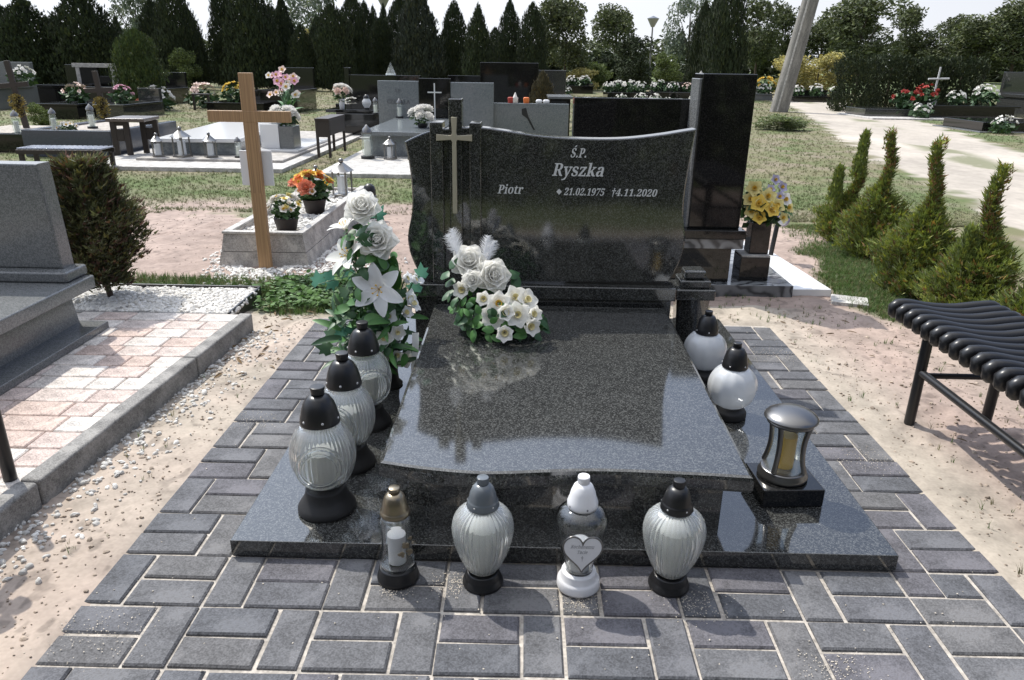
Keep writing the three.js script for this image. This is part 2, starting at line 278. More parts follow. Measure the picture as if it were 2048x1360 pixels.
// ---------------------------------------------------------------- paving round the tomb: dark concrete blocks 20 x 10 cm, rows of 20 cm
{
  const pv = new THREE.Group(); pv.name = 'pavement'; pv.userData.kind = 'structure'; pv.userData.label = 'dark grey concrete block paving round the tomb'; scene.add(pv);
  part('joint_sand', bxx(-1.197, 1.197, -0.05, -0.0085, 0.70, -2.435, 0.002), M.joint, pv);
  rnd = mulberry(21);
  const gH = [0, 1, 2].map(i => muv(chamferTop(0.1935 - i * 0.0025, 0.0935 - i * 0.002, 0.05, 0.0045), i * 0.37, i * 0.21)), gV = [0, 1, 2].map(i => muv(chamferTop(0.0935 - i * 0.002, 0.1935 - i * 0.0025, 0.05, 0.0045), i * 0.29, i * 0.13)), gS = muv(chamferTop(0.0935, 0.0935, 0.05, 0.0045));
  const hidden = (x, z) => Math.abs(x) < 0.82 && z < -0.5 && z > -2.28;
  const brick = (g, x, z, front) => { if (hidden(x, z)) return; const m = part('paver', g[Math.floor(rnd() * g.length)], M.paver[Math.floor(rnd() * M.paver.length)], pv, [x + R(-1, 1) * 0.0018, R(-0.0028, 0.0008), z + R(-1, 1) * 0.0018], [R(-1, 1) * 0.008, R(-1, 1) * 0.010 * front + (rnd() < 0.5 ? Math.PI : 0), R(-1, 1) * 0.006]); return m; };
  const patterns = { A: 'VHVHVHVHVHVHVHVHVH'.slice(0, 14) + 'QV', B: 'HVHVHVHVHVHVHVHV', C: 'HVHVHVHVHVHVHVVH', D: 'VHVHVHVHVHVHVVHHV'.slice(0, 12) + 'VHHV' };
  for (let k = -4; k < 12; k++) {          // row k lies between z = -0.2k and -0.2(k+1)
    const zc = -0.2 * k - 0.1; let pat = k === 1 ? 'VHVHVHVHVHVHVHQV' : k < 1 ? (((k % 2) + 2) % 2 === 0 ? patterns.B : 'VHVHVHVHVHVHVHHV') : (k % 2 === 0 ? patterns.C : 'VHVHVHVHVHVHVHHV');
    let x = -1.2;
    for (const ch of pat) {
      if (ch === 'V') { brick(gV, x + 0.05, zc, 1); x += 0.1; }
      else if (ch === 'H') { brick(gH, x + 0.1, zc - 0.05, 1); brick(gH, x + 0.1, zc + 0.05, 1); x += 0.2; }
      else { brick([gS], x + 0.05, zc - 0.05, 1); brick([gS], x + 0.15, zc - 0.05, 1); brick(gH, x + 0.1, zc + 0.05, 1); x += 0.2; }
    }
  }
}

// ---------------------------------------------------------------- the tomb in the middle
const font = await new FontLoader().loadAsync('fonts/droid/droid_serif_bold.typeface.json');
const fontR = await new FontLoader().loadAsync('fonts/droid/droid_serif_regular.typeface.json');
function words(s, size, x0, y0, x1, depth = 0.0016, slant = 0.22, f = font) {     // lettering from x0 to x1, baseline y0
  const g = new TextGeometry(s, { font: f, size, depth, curveSegments: 5, bevelEnabled: false }); g.computeBoundingBox();
  const w = g.boundingBox.max.x - g.boundingBox.min.x, k = (x1 - x0) / w; g.translate(-g.boundingBox.min.x, 0, 0); g.scale(k, 1, 1);
  const p = g.attributes.position; for (let i = 0; i < p.count; i++) p.setX(i, p.getX(i) + slant * p.getY(i)); return g.translate(x0, y0, 0);
}
{
  const T = thing('granite_tomb', 'dark polished granite tomb with wavy headstone and gold cross on grey paving', 'tomb');
  part('base_slab', bxx(-0.896, 0.912, 0.0005, 0.05, -0.396, -2.36, 0.003), M.granite, T);
  { const pr = [[0.492, 0.05], [0.492, 0.1935], [1.815, 0.2305], [1.815, 0.05]]; const g = outline(pr.map(([z, y]) => [z, y]), 0.90, 0.002).rotateY(Math.PI / 2).translate(-0.45, 0, 0); part('chest', muv(g), M.granite, T); }
  { // cover slab with a wavy front edge, sloping a little to the front
    const fr = spline([[-0.499, 0.494], [-0.424, 0.476], [-0.354, 0.463], [-0.272, 0.452], [-0.191, 0.449], [-0.125, 0.454], [-0.057, 0.462], [0.078, 0.474], [0.193, 0.474], [0.307, 0.469], [0.414, 0.463], [0.517, 0.455]], 40);
    const pts = [...fr.map(([x, z]) => [x, -z]), [0.517, -1.812], [-0.499, -1.812]];   // shape y = z (negative is away)
    let g = outline(pts.map(([x, y]) => [x, -y]), 0.052, 0.012).rotateX(-Math.PI / 2); // x, up = thickness, z = -y
    g.translate(0, 0, 0.47).rotateX(Math.atan(0.028)).translate(0, 0.1935, -0.47);
    part('cover_slab', muv(g, 0.1, 0.3), M.granite, T);
  }
  const pl = part('headstone_plinth', merge([bxx(-0.59, 0.545, 0.05, 0.308, -1.838, -2.12, 0.004), bxx(-0.606, 0.56, 0.3085, 0.3675, -1.816, -2.14, 0.006)]), M.granite, T);
  const hz = -1.94, th = 0.08, A = 1.047, hx = (x) => x * A + 0.0055, hy = (y) => y * A - 0.0596, HP = (l) => l.map(([x, y]) => [hx(x), hy(y)]);
  const left = spline(HP([[-0.591, 0.98], [-0.578, 0.905], [-0.569, 0.80], [-0.572, 0.70], [-0.592, 0.60], [-0.585, 0.532], [-0.562, 0.468], [-0.528, 0.4085]]), 28);
  const right = spline(HP([[0.492, 0.4085], [0.522, 0.468], [0.545, 0.532], [0.553, 0.60], [0.536, 0.70], [0.533, 0.80], [0.541, 0.905], [0.553, 1.046]]), 28);
  const top = spline(HP([[0.553, 1.046], [0.49, 1.035], [0.433, 1.025], [0.278, 1.006], [0.101, 1.003], [-0.056, 1.011], [-0.214, 1.031], [-0.288, 1.039], [-0.42, 1.033], [-0.493, 1.022], [-0.55, 1.0], [-0.591, 0.98]]), 60);
  const hs = part('headstone', muv(outline([...left, ...right.slice(1), ...top.slice(1, -1)], th, 0.006).translate(0, 0, hz)), M.granite, T);
  part('pillar', bxx(hx(-0.488), hx(-0.437), hy(0.4085), hy(1.058), hz + 0.003, hz + th + 0.028, 0.005), M.granite, hs);
  part('pillar', bxx(hx(-0.333), hx(-0.286), hy(0.4085), hy(1.058), hz + 0.003, hz + th + 0.028, 0.005), M.granite, hs);
  part('cross_post', bxx(hx(-0.414), hx(-0.362), hy(0.4085), hy(1.145), hz + 0.004, hz + th + 0.014, 0.005), M.granite, hs);
  { // gold cross with flared ends
    const cx = -0.391, cy = 1.001, a = 0.0085, f = 0.0125, pts = [[cx - f * 0.9, 1.078], [cx + f * 0.9, 1.078], [cx + a, cy + 0.016], [cx + a + 0.004, cy + a], [cx + 0.070, cy + f], [cx + 0.070, cy - f], [cx + a + 0.004, cy - a], [cx + a, cy - 0.016], [cx + f * 0.75, 0.705], [cx - f * 0.75, 0.705], [cx - a, cy - 0.016], [cx - a - 0.004, cy - a], [cx - 0.070, cy - f], [cx - 0.070, cy + f], [cx - a - 0.004, cy + a], [cx - a, cy + 0.016]];
    part('gold_cross', outline(HP(pts.reverse()), 0.012, 0.002).translate(0, 0, hz + th + 0.027), M.gold, hs);
    part('cross_mount', bxx(hx(cx - 0.006), hx(cx + 0.006), hy(0.74), hy(1.05), hz + th + 0.010, hz + th + 0.0295, 0.001), M.blackMatt, hs);
  }
  const zf = hz + th + 0.0002, L = (g) => part('lettering', g.translate(0, 0, zf), M.letter, hs);
  L(words('Ś.P.', 0.036 * A, hx(0.066), hy(0.930), hx(0.128))); L(words('Ryszka', 0.050 * A, hx(-0.004), hy(0.857), hx(0.200))); L(words('Piotr', 0.035 * A, hx(-0.222), hy(0.783), hx(-0.122)));
  L(words('21.02.1975', 0.029 * A, hx(0.046), hy(0.781), hx(0.206))); L(words('†4.11.2020', 0.029 * A, hx(0.236), hy(0.781), hx(0.418)));
  part('lettering', outline(HP([[0.016, 0.794], [0.027, 0.806], [0.038, 0.794], [0.027, 0.782]].reverse()), 0.0016, 0).translate(0, 0, zf), M.letter, hs);
}
{ // empty stone vase at the right of the headstone
  const v = thing('stone_vase', 'black granite vase with stepped rim beside right end of headstone', 'vase', [0.652, 0.0505, -1.93]);
  const sq = (a, y0, b, y1) => { const g = new THREE.CylinderGeometry(b * Math.SQRT1_2 * 2 * 0.5 * 1.0, a * Math.SQRT1_2, y1 - y0, 4, 1); g.rotateY(Math.PI / 4).translate(0, (y0 + y1) / 2, 0); return muv(g.toNonIndexed()); };
  part('body', merge([sq(0.105, 0, 0.135, 0.255)]), M.granite, v);
  part('rim', box(0.175, 0.05, 0.175, 0, 0.2552, 0, 0.008), M.granite, v);
  part('rim', box(0.135, 0.035, 0.135, 0, 0.3054, 0, 0.008), M.granite, v);
  part('rim', box(0.095, 0.04, 0.095, 0, 0.3406, 0, 0.012), M.granite, v);
}
M.letter2 = std(0.30, 0.30, 0.32, 0.8);

// ---------------------------------------------------------------- grave lanterns
// ribbed solid of revolution; profile rows [radius, height, rib depth]
function ribbed(rows, n, seg = 96, sx = 1, sz = 1) {
  const P = [], I = [], m = seg + 1;
  rows.forEach(([r, y, k = 0]) => { for (let i = 0; i <= seg; i++) { const a = i / seg * Math.PI * 2, q = r * (1 + k * Math.cos(n * a)); P.push(q * Math.sin(a) * sx, y, q * Math.cos(a) * sz); } });
  for (let j = 0; j < rows.length - 1; j++) for (let i = 0; i < seg; i++) { const a = j * m + i, b = a + m; I.push(a, a + 1, b, b, a + 1, b + 1); }
  const g = new THREE.BufferGeometry(); g.setAttribute('position', new THREE.Float32BufferAttribute(P, 3)); g.setIndex(I); g.computeVertexNormals();
  // weld the seam's normals
  const N = g.attributes.normal; for (let j = 0; j < rows.length; j++) { const a = j * m, b = a + seg, x = N.getX(a) + N.getX(b), y = N.getY(a) + N.getY(b), z = N.getZ(a) + N.getZ(b), l = Math.hypot(x, y, z) || 1; N.setXYZ(a, x / l, y / l, z / l); N.setXYZ(b, x / l, y / l, z / l); }
  return g;
}
const smoothRows = (pts, n, k) => new THREE.CatmullRomCurve3(pts.map(p => new THREE.Vector3(p[0], p[1], 0)), false, 'centripetal').getPoints(n).map(v => [v.x, v.y, k]);
function shell(pts, n, wall, k, ribs, sx, sz, seg = 96) { const o = smoothRows(pts, n, k), inn = o.map(([r, y]) => [Math.max(0.002, r - wall), y, 0]).reverse(); return ribbed([[0.0005, o[0][1], 0], ...o, ...inn.slice(0, -1), [inn[inn.length - 1][0], inn[inn.length - 1][1] + wall, 0], [0.0005, inn[inn.length - 1][1] + wall, 0]], ribs, seg, sx, sz); }
const cyl = (r, h, y, r2 = r, seg = 24) => new THREE.CylinderGeometry(r2, r, h, seg).translate(0, y + h / 2, 0);
function holes(parent, y, r, n, size, mat, ph = 0, tilt = 0.5) { for (let i = 0; i < n; i++) { const a = ph + i / n * Math.PI * 2, g = new THREE.SphereGeometry(size, 8, 6); part('vent', g, mat, parent, [Math.sin(a) * r, y, Math.cos(a) * r]); } }
function eggLantern(label, x, z, capMat, ph) {
  const t = thing('grave_lantern', label, 'lantern', [x, 0.0005, z], ph, 'lanterns round the dark tomb');
  part('base', lathe([[0.0005, 0], [0.052, 0], [0.0535, 0.004], [0.0525, 0.010], [0.049, 0.013], [0.048, 0.020], [0.0445, 0.0215], [0.0435, 0.036], [0.038, 0.040], [0.0005, 0.040]]), M.blackPlastic, t);
  part('glass', shell([[0.030, 0.0405], [0.041, 0.052], [0.056, 0.082], [0.0685, 0.118], [0.0755, 0.152], [0.0765, 0.178], [0.070, 0.203], [0.056, 0.220], [0.041, 0.229], [0.0365, 0.233]], 40, 0.0042, 0.03, 34, 1, 1, 136), M.glassRib, t);
  part('candle', cyl(0.036, 0.13, 0.0455, 0.046), M.wax, t);
  const lid = part('lid', lathe([[0.033, 0.233], [0.0405, 0.2335], [0.0415, 0.238], [0.0395, 0.243], [0.0395, 0.249], [0.0375, 0.252], [0.0355, 0.256], [0.0325, 0.272], [0.026, 0.288], [0.0175, 0.297], [0.0005, 0.299]]), capMat, t);
  part('cap', lathe([[0.0005, 0.297], [0.0145, 0.297], [0.0150, 0.300], [0.0150, 0.314], [0.0138, 0.316], [0.0005, 0.3165]], 24), capMat, lid);
  holes(lid, 0.2455, 0.0385, 5, 0.0028, M.paintSilver, 0.35);
  return t;
}
eggLantern('ribbed egg-shaped glass lantern with smoky see-through lid before the tomb', -0.203, -0.312, M.smoke, 0.4);
eggLantern('ribbed egg-shaped glass lantern with black lid before the tomb', 0.283, -0.318, M.blackPlastic, 0.1);
{ // small clear lantern with a bronze lid and gilt roses
  const t = thing('grave_lantern', 'small clear glass lantern with bronze lid and rose ornament', 'lantern', [-0.427, 0.0005, -0.325], 0.2, 'lanterns round the dark tomb');
  part('base', lathe([[0.0005, 0], [0.0535, 0], [0.055, 0.004], [0.054, 0.012], [0.050, 0.016], [0.049, 0.034], [0.045, 0.043], [0.0005, 0.045]]), M.blackPlastic, t);
  part('glass', shell([[0.043, 0.046], [0.0475, 0.052], [0.048, 0.060], [0.040, 0.085], [0.038, 0.110], [0.0385, 0.150], [0.041, 0.172], [0.0415, 0.182], [0.037, 0.191], [0.033, 0.194]], 30, 0.003, 0, 1), M.glass, t);
  part('candle', cyl(0.022, 0.085, 0.0505, 0.024), M.white, t);
  const lid = part('lid', lathe([[0.030, 0.1945], [0.0375, 0.195], [0.039, 0.199], [0.038, 0.206], [0.0355, 0.208], [0.034, 0.212], [0.031, 0.230], [0.025, 0.248], [0.0165, 0.257], [0.0005, 0.258]]), M.bronze, t);
  part('cap', lathe([[0.0005, 0.256], [0.0138, 0.256], [0.0142, 0.268], [0.0132, 0.2725], [0.0005, 0.273]], 24), M.bronze, lid);
  const orn = []; rnd = mulberry(3); for (const [a, y, s] of [[0.55, 0.125, 0.013], [0.75, 0.098, 0.011], [0.25, 0.100, 0.010], [0.9, 0.135, 0.008]]) { for (let k = 0; k < 7; k++) orn.push(new THREE.SphereGeometry(s * 0.45, 6, 5).scale(1, 1, 0.5).translate(Math.sin(a) * 0.043 + R(-1, 1) * s * 0.6, y + R(-1, 1) * s * 0.6, Math.cos(a) * 0.043)); }
  part('ornament', merge(orn), M.bronze, t);
}
{ // lantern with a heart plaque
  const t = thing('grave_lantern', 'clear lantern with white lid, white foot and heart plaque', 'lantern', [0.046, 0.0005, -0.310], 0, 'lanterns round the dark tomb');
  part('base', lathe([[0.0005, 0], [0.054, 0], [0.0565, 0.006], [0.0555, 0.022], [0.051, 0.029], [0.0465, 0.032], [0.0455, 0.046], [0.0425, 0.052], [0.0005, 0.053]]), M.white, t);
  part('glass', shell([[0.036, 0.0535], [0.0365, 0.068], [0.041, 0.088], [0.050, 0.120], [0.0595, 0.155], [0.0665, 0.188], [0.0665, 0.208], [0.058, 0.226], [0.043, 0.236], [0.034, 0.240]], 36, 0.0032, 0, 1), M.glass, t);
  part('candle', cyl(0.0255, 0.075, 0.0575, 0.030), M.white, t);
  const lid = part('lid', lathe([[0.030, 0.2405], [0.0375, 0.241], [0.0385, 0.246], [0.0385, 0.255], [0.0365, 0.258], [0.0365, 0.262], [0.0345, 0.265], [0.0305, 0.283], [0.024, 0.299], [0.0165, 0.307], [0.0005, 0.308]]), M.white, t);
  part('cap', lathe([[0.0005, 0.306], [0.0150, 0.306], [0.0152, 0.323], [0.0142, 0.3265], [0.0005, 0.327]], 24), M.white, lid);
  holes(lid, 0.2505, 0.0372, 5, 0.0028, M.ink, 0.25);
  const hp = (s) => { const q = []; for (let i = 0; i < 48; i++) { const a = i / 48 * Math.PI * 2; q.push([s * 16 * Math.sin(a) ** 3, s * (13 * Math.cos(a) - 5 * Math.cos(2 * a) - 2 * Math.cos(3 * a) - Math.cos(4 * a))]); } return q.reverse(); };
  const H = part('plaque', outline(hp(0.0029).map(([x, y]) => [x, y * 1.22]), 0.004, 0.0008), M.white, t, [0, 0.150, 0.062], [0.02, 0, 0]);
  part('plaque_rim', tube([...hp(0.0030), hp(0.0030)[0]].map(([x, y]) => [x, y * 1.22, 0.002]), 0.0027, 96, 6), M.darkMetal, H);
  const L = (g) => part('lettering', g.translate(0, 0, 0.0041), M.letter2, H);
  L(words('Kochanemu', 0.0095, -0.030, 0.012, 0.027, 0.0004, 0.25, fontR)); L(words('Tacie', 0.0095, -0.014, -0.004, 0.011, 0.0004, 0.25, fontR)); L(words('†', 0.014, -0.003, -0.026, 0.003, 0.0004, 0, fontR));
}
function discLantern(label, x, z, ph) {      // tall lantern with a round lens on the front
  const t = thing('grave_lantern', label, 'lantern', [x, 0.0505, z], ph, 'lanterns round the dark tomb');
  part('base', lathe([[0.0005, 0], [0.081, 0], [0.0835, 0.004], [0.083, 0.012], [0.078, 0.022], [0.068, 0.036], [0.0605, 0.050], [0.0575, 0.066], [0.056, 0.0755], [0.0005, 0.0765]]), M.blackMatt, t);
  part('glass', shell([[0.042, 0.077], [0.056, 0.086], [0.073, 0.108], [0.086, 0.140], [0.0915, 0.172], [0.089, 0.205], [0.080, 0.235], [0.0665, 0.258], [0.0555, 0.268], [0.0535, 0.278]], 40, 0.005, 0.016, 44, 1, 0.86, 176), M.glassDisc, t);
  const ring = (r, w) => new THREE.TorusGeometry(r, w, 8, 40);
  part('lens', merge([ring(0.062, 0.0062).translate(0, 0.170, 0.0735), ring(0.048, 0.0034).translate(0, 0.170, 0.0825), new THREE.SphereGeometry(0.056, 32, 12, 0, Math.PI * 2, 0, Math.PI / 2).scale(1, 0.26, 1).rotateX(Math.PI / 2).translate(0, 0.170, 0.0705)]), M.glass, t);
  part('candle', cyl(0.034, 0.105, 0.084, 0.038), M.wax, t);
  const lid = part('lid', lathe([[0.048, 0.2785], [0.0545, 0.279], [0.0560, 0.283], [0.0545, 0.289], [0.0535, 0.300], [0.0515, 0.304], [0.0490, 0.318], [0.0425, 0.338], [0.0325, 0.354], [0.021, 0.362], [0.0005, 0.364]]), M.blackPlastic, t);
  part('cap', lathe([[0.0005, 0.360], [0.0185, 0.360], [0.0180, 0.368], [0.0205, 0.384], [0.019, 0.387], [0.0005, 0.3865]], 24), M.blackPlastic, lid);
  holes(lid, 0.2955, 0.0525, 6, 0.0042, M.paintSilver, 0.25);
}
discLantern('round-bodied glass lantern with black lid, nearest of the row left of the tomb', -0.672, -0.565, 0.15);
discLantern('round-bodied glass lantern with black lid, middle of the row left of the tomb', -0.664, -0.818, -0.2);
discLantern('round-bodied glass lantern with black lid beside the tall white flowers', -0.662, -1.105, 0.5);
function ballLantern(label, x, z, ph) {
  const t = thing('grave_lantern', label, 'lantern', [x, 0.0505, z], ph, 'lanterns round the dark tomb');
  part('base', lathe([[0.0005, 0], [0.060, 0], [0.0625, 0.005], [0.062, 0.022], [0.056, 0.031], [0.045, 0.036], [0.044, 0.043], [0.0005, 0.0435]]), M.blackMatt, t);
  part('glass', ribbed([[0.0005, 0.044, 0], ...smoothRows([[0.040, 0.044], [0.060, 0.056], [0.078, 0.080], [0.0875, 0.112], [0.0865, 0.142], [0.076, 0.170], [0.058, 0.190], [0.043, 0.197]], 36, 0.012)], 12, 96), M.pearl, t);
  const lid = part('lid', lathe([[0.038, 0.1975], [0.0455, 0.198], [0.0470, 0.202], [0.0455, 0.207], [0.0455, 0.217], [0.0430, 0.221], [0.0415, 0.233], [0.036, 0.254], [0.027, 0.269], [0.0165, 0.275], [0.0005, 0.276]]), M.blackPlastic, t);
  part('cap', lathe([[0.0005, 0.273], [0.0150, 0.273], [0.0155, 0.290], [0.0145, 0.2935], [0.0005, 0.294]], 24), M.blackPlastic, lid);
  holes(lid, 0.2125, 0.0452, 5, 0.0030, M.paintSilver, 0.3);
}
ballLantern('pearly white ball lantern with black lid, nearer one right of the tomb', 0.668, -1.225, 0.3);
ballLantern('pearly white ball lantern with black lid beside the stone vase', 0.650, -1.590, 0.9);
{ // metal lantern on its own stone block
  const b = thing('stone_block', 'small black granite block carrying the metal lantern', 'stone block', [0.695, 0.0505, -0.70], 0.06);
  part('block', box(0.185, 0.058, 0.165, 0, 0, 0, 0.004), M.blackGranite, b);
  const t = thing('metal_lantern', 'round metal lantern with domed lid and yellow candle on black block', 'lantern', [0.690, 0.109, -0.705], 0.3, 'lanterns round the dark tomb'); t.scale.set(0.94, 0.9, 0.94);
  part('base', lathe([[0.0005, 0], [0.076, 0], [0.0785, 0.005], [0.0785, 0.013], [0.073, 0.020], [0.0725, 0.028], [0.068, 0.036], [0.0005, 0.036]]), M.darkMetal, t);
  for (let i = 0; i < 4; i++) { const a = i * Math.PI / 2 + 0.5, c = Math.cos(a), s = Math.sin(a), q = new THREE.CatmullRomCurve3([[0.068, 0.034], [0.058, 0.075], [0.054, 0.12], [0.058, 0.17], [0.066, 0.205]].map(([r, y]) => new THREE.Vector3(r * s, y, r * c))); const g = new THREE.TubeGeometry(q, 14, 0.0085, 6); part('post', g, M.darkMetal, t); }
  part('glass', ribbed(smoothRows([[0.060, 0.037], [0.050, 0.075], [0.0465, 0.12], [0.050, 0.17], [0.058, 0.204]], 14, 0), 1, 32), M.glassThin, t);
  part('candle', cyl(0.028, 0.115, 0.0365, 0.029), M.yellowWax, t);
  part('ring', lathe([[0.060, 0.200], [0.072, 0.200], [0.0735, 0.205], [0.072, 0.212], [0.060, 0.212]]), M.darkMetal, t);
  part('lid', lathe([[0.0005, 0.2125], [0.078, 0.2125], [0.0825, 0.2165], [0.0825, 0.221], [0.076, 0.229], [0.062, 0.238], [0.042, 0.246], [0.020, 0.250], [0.0005, 0.251]], 48), M.darkMetal, t);
}

// ---------------------------------------------------------------- flowers and leaves
// petal: grows along +z from the origin, th0 is its first elevation, curl bends it on the way; cup hollows it across
function petal(len, wid, th0, curl, cup = 0.3, a = 0.8, nl = 7, nw = 4, wave = 0) {
  const P = [], U = [], I = []; let r = 0, y = 0;
  for (let i = 0; i <= nl; i++) {
    const s = i / nl, th = th0 + curl * s; if (i) { r += Math.cos(th) * len / nl; y += Math.sin(th) * len / nl; }
    const w = wid * Math.pow(Math.sin(Math.PI * Math.pow(0.06 + 0.92 * s, a)), 0.75);
    for (let k = 0; k <= nw; k++) { const t = k / nw * 2 - 1; P.push(t * w, y + cup * t * t * w * Math.cos(th) + wave * w * Math.sin(s * 9 + k * 2), r - cup * t * t * w * Math.sin(th)); U.push(k / nw, s); }
  }
  for (let i = 0; i < nl; i++) for (let k = 0; k < nw; k++) { const q = i * (nw + 1) + k; I.push(q, q + nw + 1, q + 1, q + 1, q + nw + 1, q + nw + 2); }
  const g = new THREE.BufferGeometry(); g.setAttribute('position', new THREE.Float32BufferAttribute(P, 3)); g.setAttribute('uv', new THREE.Float32BufferAttribute(U, 2)); g.setIndex(I); g.computeVertexNormals(); return g;
}
const roseRings = [[3, 0.030, 0.014, 1.35, 0.45], [4, 0.034, 0.018, 1.15, 0.35], [5, 0.040, 0.023, 0.85, 0.4], [6, 0.044, 0.027, 0.55, 0.45], [6, 0.047, 0.030, 0.25, 0.5], [5, 0.046, 0.028, -0.05, 0.3]].map(([n, l, w, th, c], i) => [n, petal(l, w, th, c, 0.38, 0.6, 7, 4, 0.05 * i), l, w]);
const gCore = new THREE.SphereGeometry(0.010, 8, 6).scale(1, 1.1, 1).translate(0, 0.012, 0);
const orient = (m, p, dir, s, spin) => { m.position.set(...p); m.quaternion.setFromUnitVectors(qUp, new THREE.Vector3(...dir).normalize()).multiply(new THREE.Quaternion().setFromAxisAngle(qUp, spin)); m.scale.setScalar(s); return m; };
function rose(parent, p, dir, s, mat = M.petal) {
  const f = part('rose', gCore, mat, parent); orient(f, p, dir, s, R(0, 6));
  roseRings.forEach(([n, g], i) => { for (let k = 0; k < n; k++) { const m = part('petal', g, mat, f, [0, i * -0.0015, 0], [0, k / n * Math.PI * 2 + i * 0.55 + R(-0.1, 0.1), 0]); m.translateZ(0.002 * i); } }); return f;
}
const gLilyPetal = petal(0.092, 0.0185, 1.0, -1.15, 0.22, 0.92, 9, 4, 0.0), gLilyOut = petal(0.094, 0.0225, 0.85, -0.75, 0.2, 0.92, 9, 4, 0.0), gLilyOpen = petal(0.092, 0.023, 0.55, -0.55, 0.22, 0.95, 9, 4, 0);
const gStamens = merge([...Array(6)].map((_, i) => { const a = i * 1.05; return tube([[0, 0, 0], [Math.sin(a) * 0.008, 0.022, Math.cos(a) * 0.008], [Math.sin(a) * 0.016, 0.038, Math.cos(a) * 0.016]], 0.0009, 5, 4); }).concat([...Array(6)].map((_, i) => { const a = i * 1.05; return new THREE.SphereGeometry(0.0028, 5, 4).scale(1.4, 0.8, 1).translate(Math.sin(a) * 0.016, 0.039, Math.cos(a) * 0.016); })));
function lily(parent, p, dir, s, mat, open, spin) {
  const f = part('lily', gStamens, M.stamen, parent); orient(f, p, dir, s, spin);
  for (let k = 0; k < 6; k++) part('petal', open ? gLilyOpen : (k % 2 ? gLilyPetal : gLilyOut), mat, f, [0, k % 2 ? 0.0015 : 0, 0], [0, k / 6 * Math.PI * 2 + R(-0.08, 0.08), R(-0.06, 0.06)]); return f;
}
const gSmall = [petal(0.034, 0.0185, 0.75, -0.6, 0.25, 0.62, 6, 3, 0.08), petal(0.032, 0.0165, 1.05, -0.4, 0.3, 0.62, 6, 3, 0.06)], gCup = lathe([[0.003, 0.002], [0.006, 0.010], [0.0085, 0.017], [0.0075, 0.017], [0.003, 0.006]], 10);
function blossom(parent, p, dir, s, mat, kind = 0, n = 5, core = M.stamen) { const f = part('blossom', gCup, core, parent); orient(f, p, dir, s, R(0, 6)); for (let k = 0; k < n; k++) part('petal', gSmall[kind], mat, f, [0, 0, 0], [0, k / n * Math.PI * 2 + R(-0.1, 0.1), R(-0.1, 0.1)]); return f; }
const gLeaf = [petal(0.075, 0.021, 0.35, -0.7, 0.2, 0.85, 6, 2, 0.05), petal(0.055, 0.019, 0.5, -0.6, -0.25, 0.8, 6, 2, 0.06), petal(0.11, 0.012, 0.9, -0.9, 0.3, 0.85, 8, 2, 0.02)];
const gIvy = (() => { const s = new THREE.Shape([[0, 0], [0.016, -0.006], [0.026, 0.010], [0.018, 0.018], [0.026, 0.034], [0.011, 0.032], [0, 0.056], [-0.011, 0.032], [-0.026, 0.034], [-0.018, 0.018], [-0.026, 0.010], [-0.016, -0.006]].map(q => new THREE.Vector2(...q))); const g = new THREE.ShapeGeometry(s); g.rotateX(Math.PI / 2); const p = g.attributes.position; for (let i = 0; i < p.count; i++) p.setY(i, -Math.abs(p.getX(i)) * 0.35 - p.getZ(i) ** 2 * 3); g.computeVertexNormals(); return g; })();
function leaf(parent, p, dir, s, g, mat, spin = R(0, 6)) { const m = part('leaf', g, mat, parent); orient(m, p, dir, s, spin); return m; }
const outward = (c, q, j = 0.4) => [q[0] - c[0] + R(-j, j) * 0.1, q[1] - c[1] + R(-j, j) * 0.1, q[2] - c[2] + R(-j, j) * 0.1];

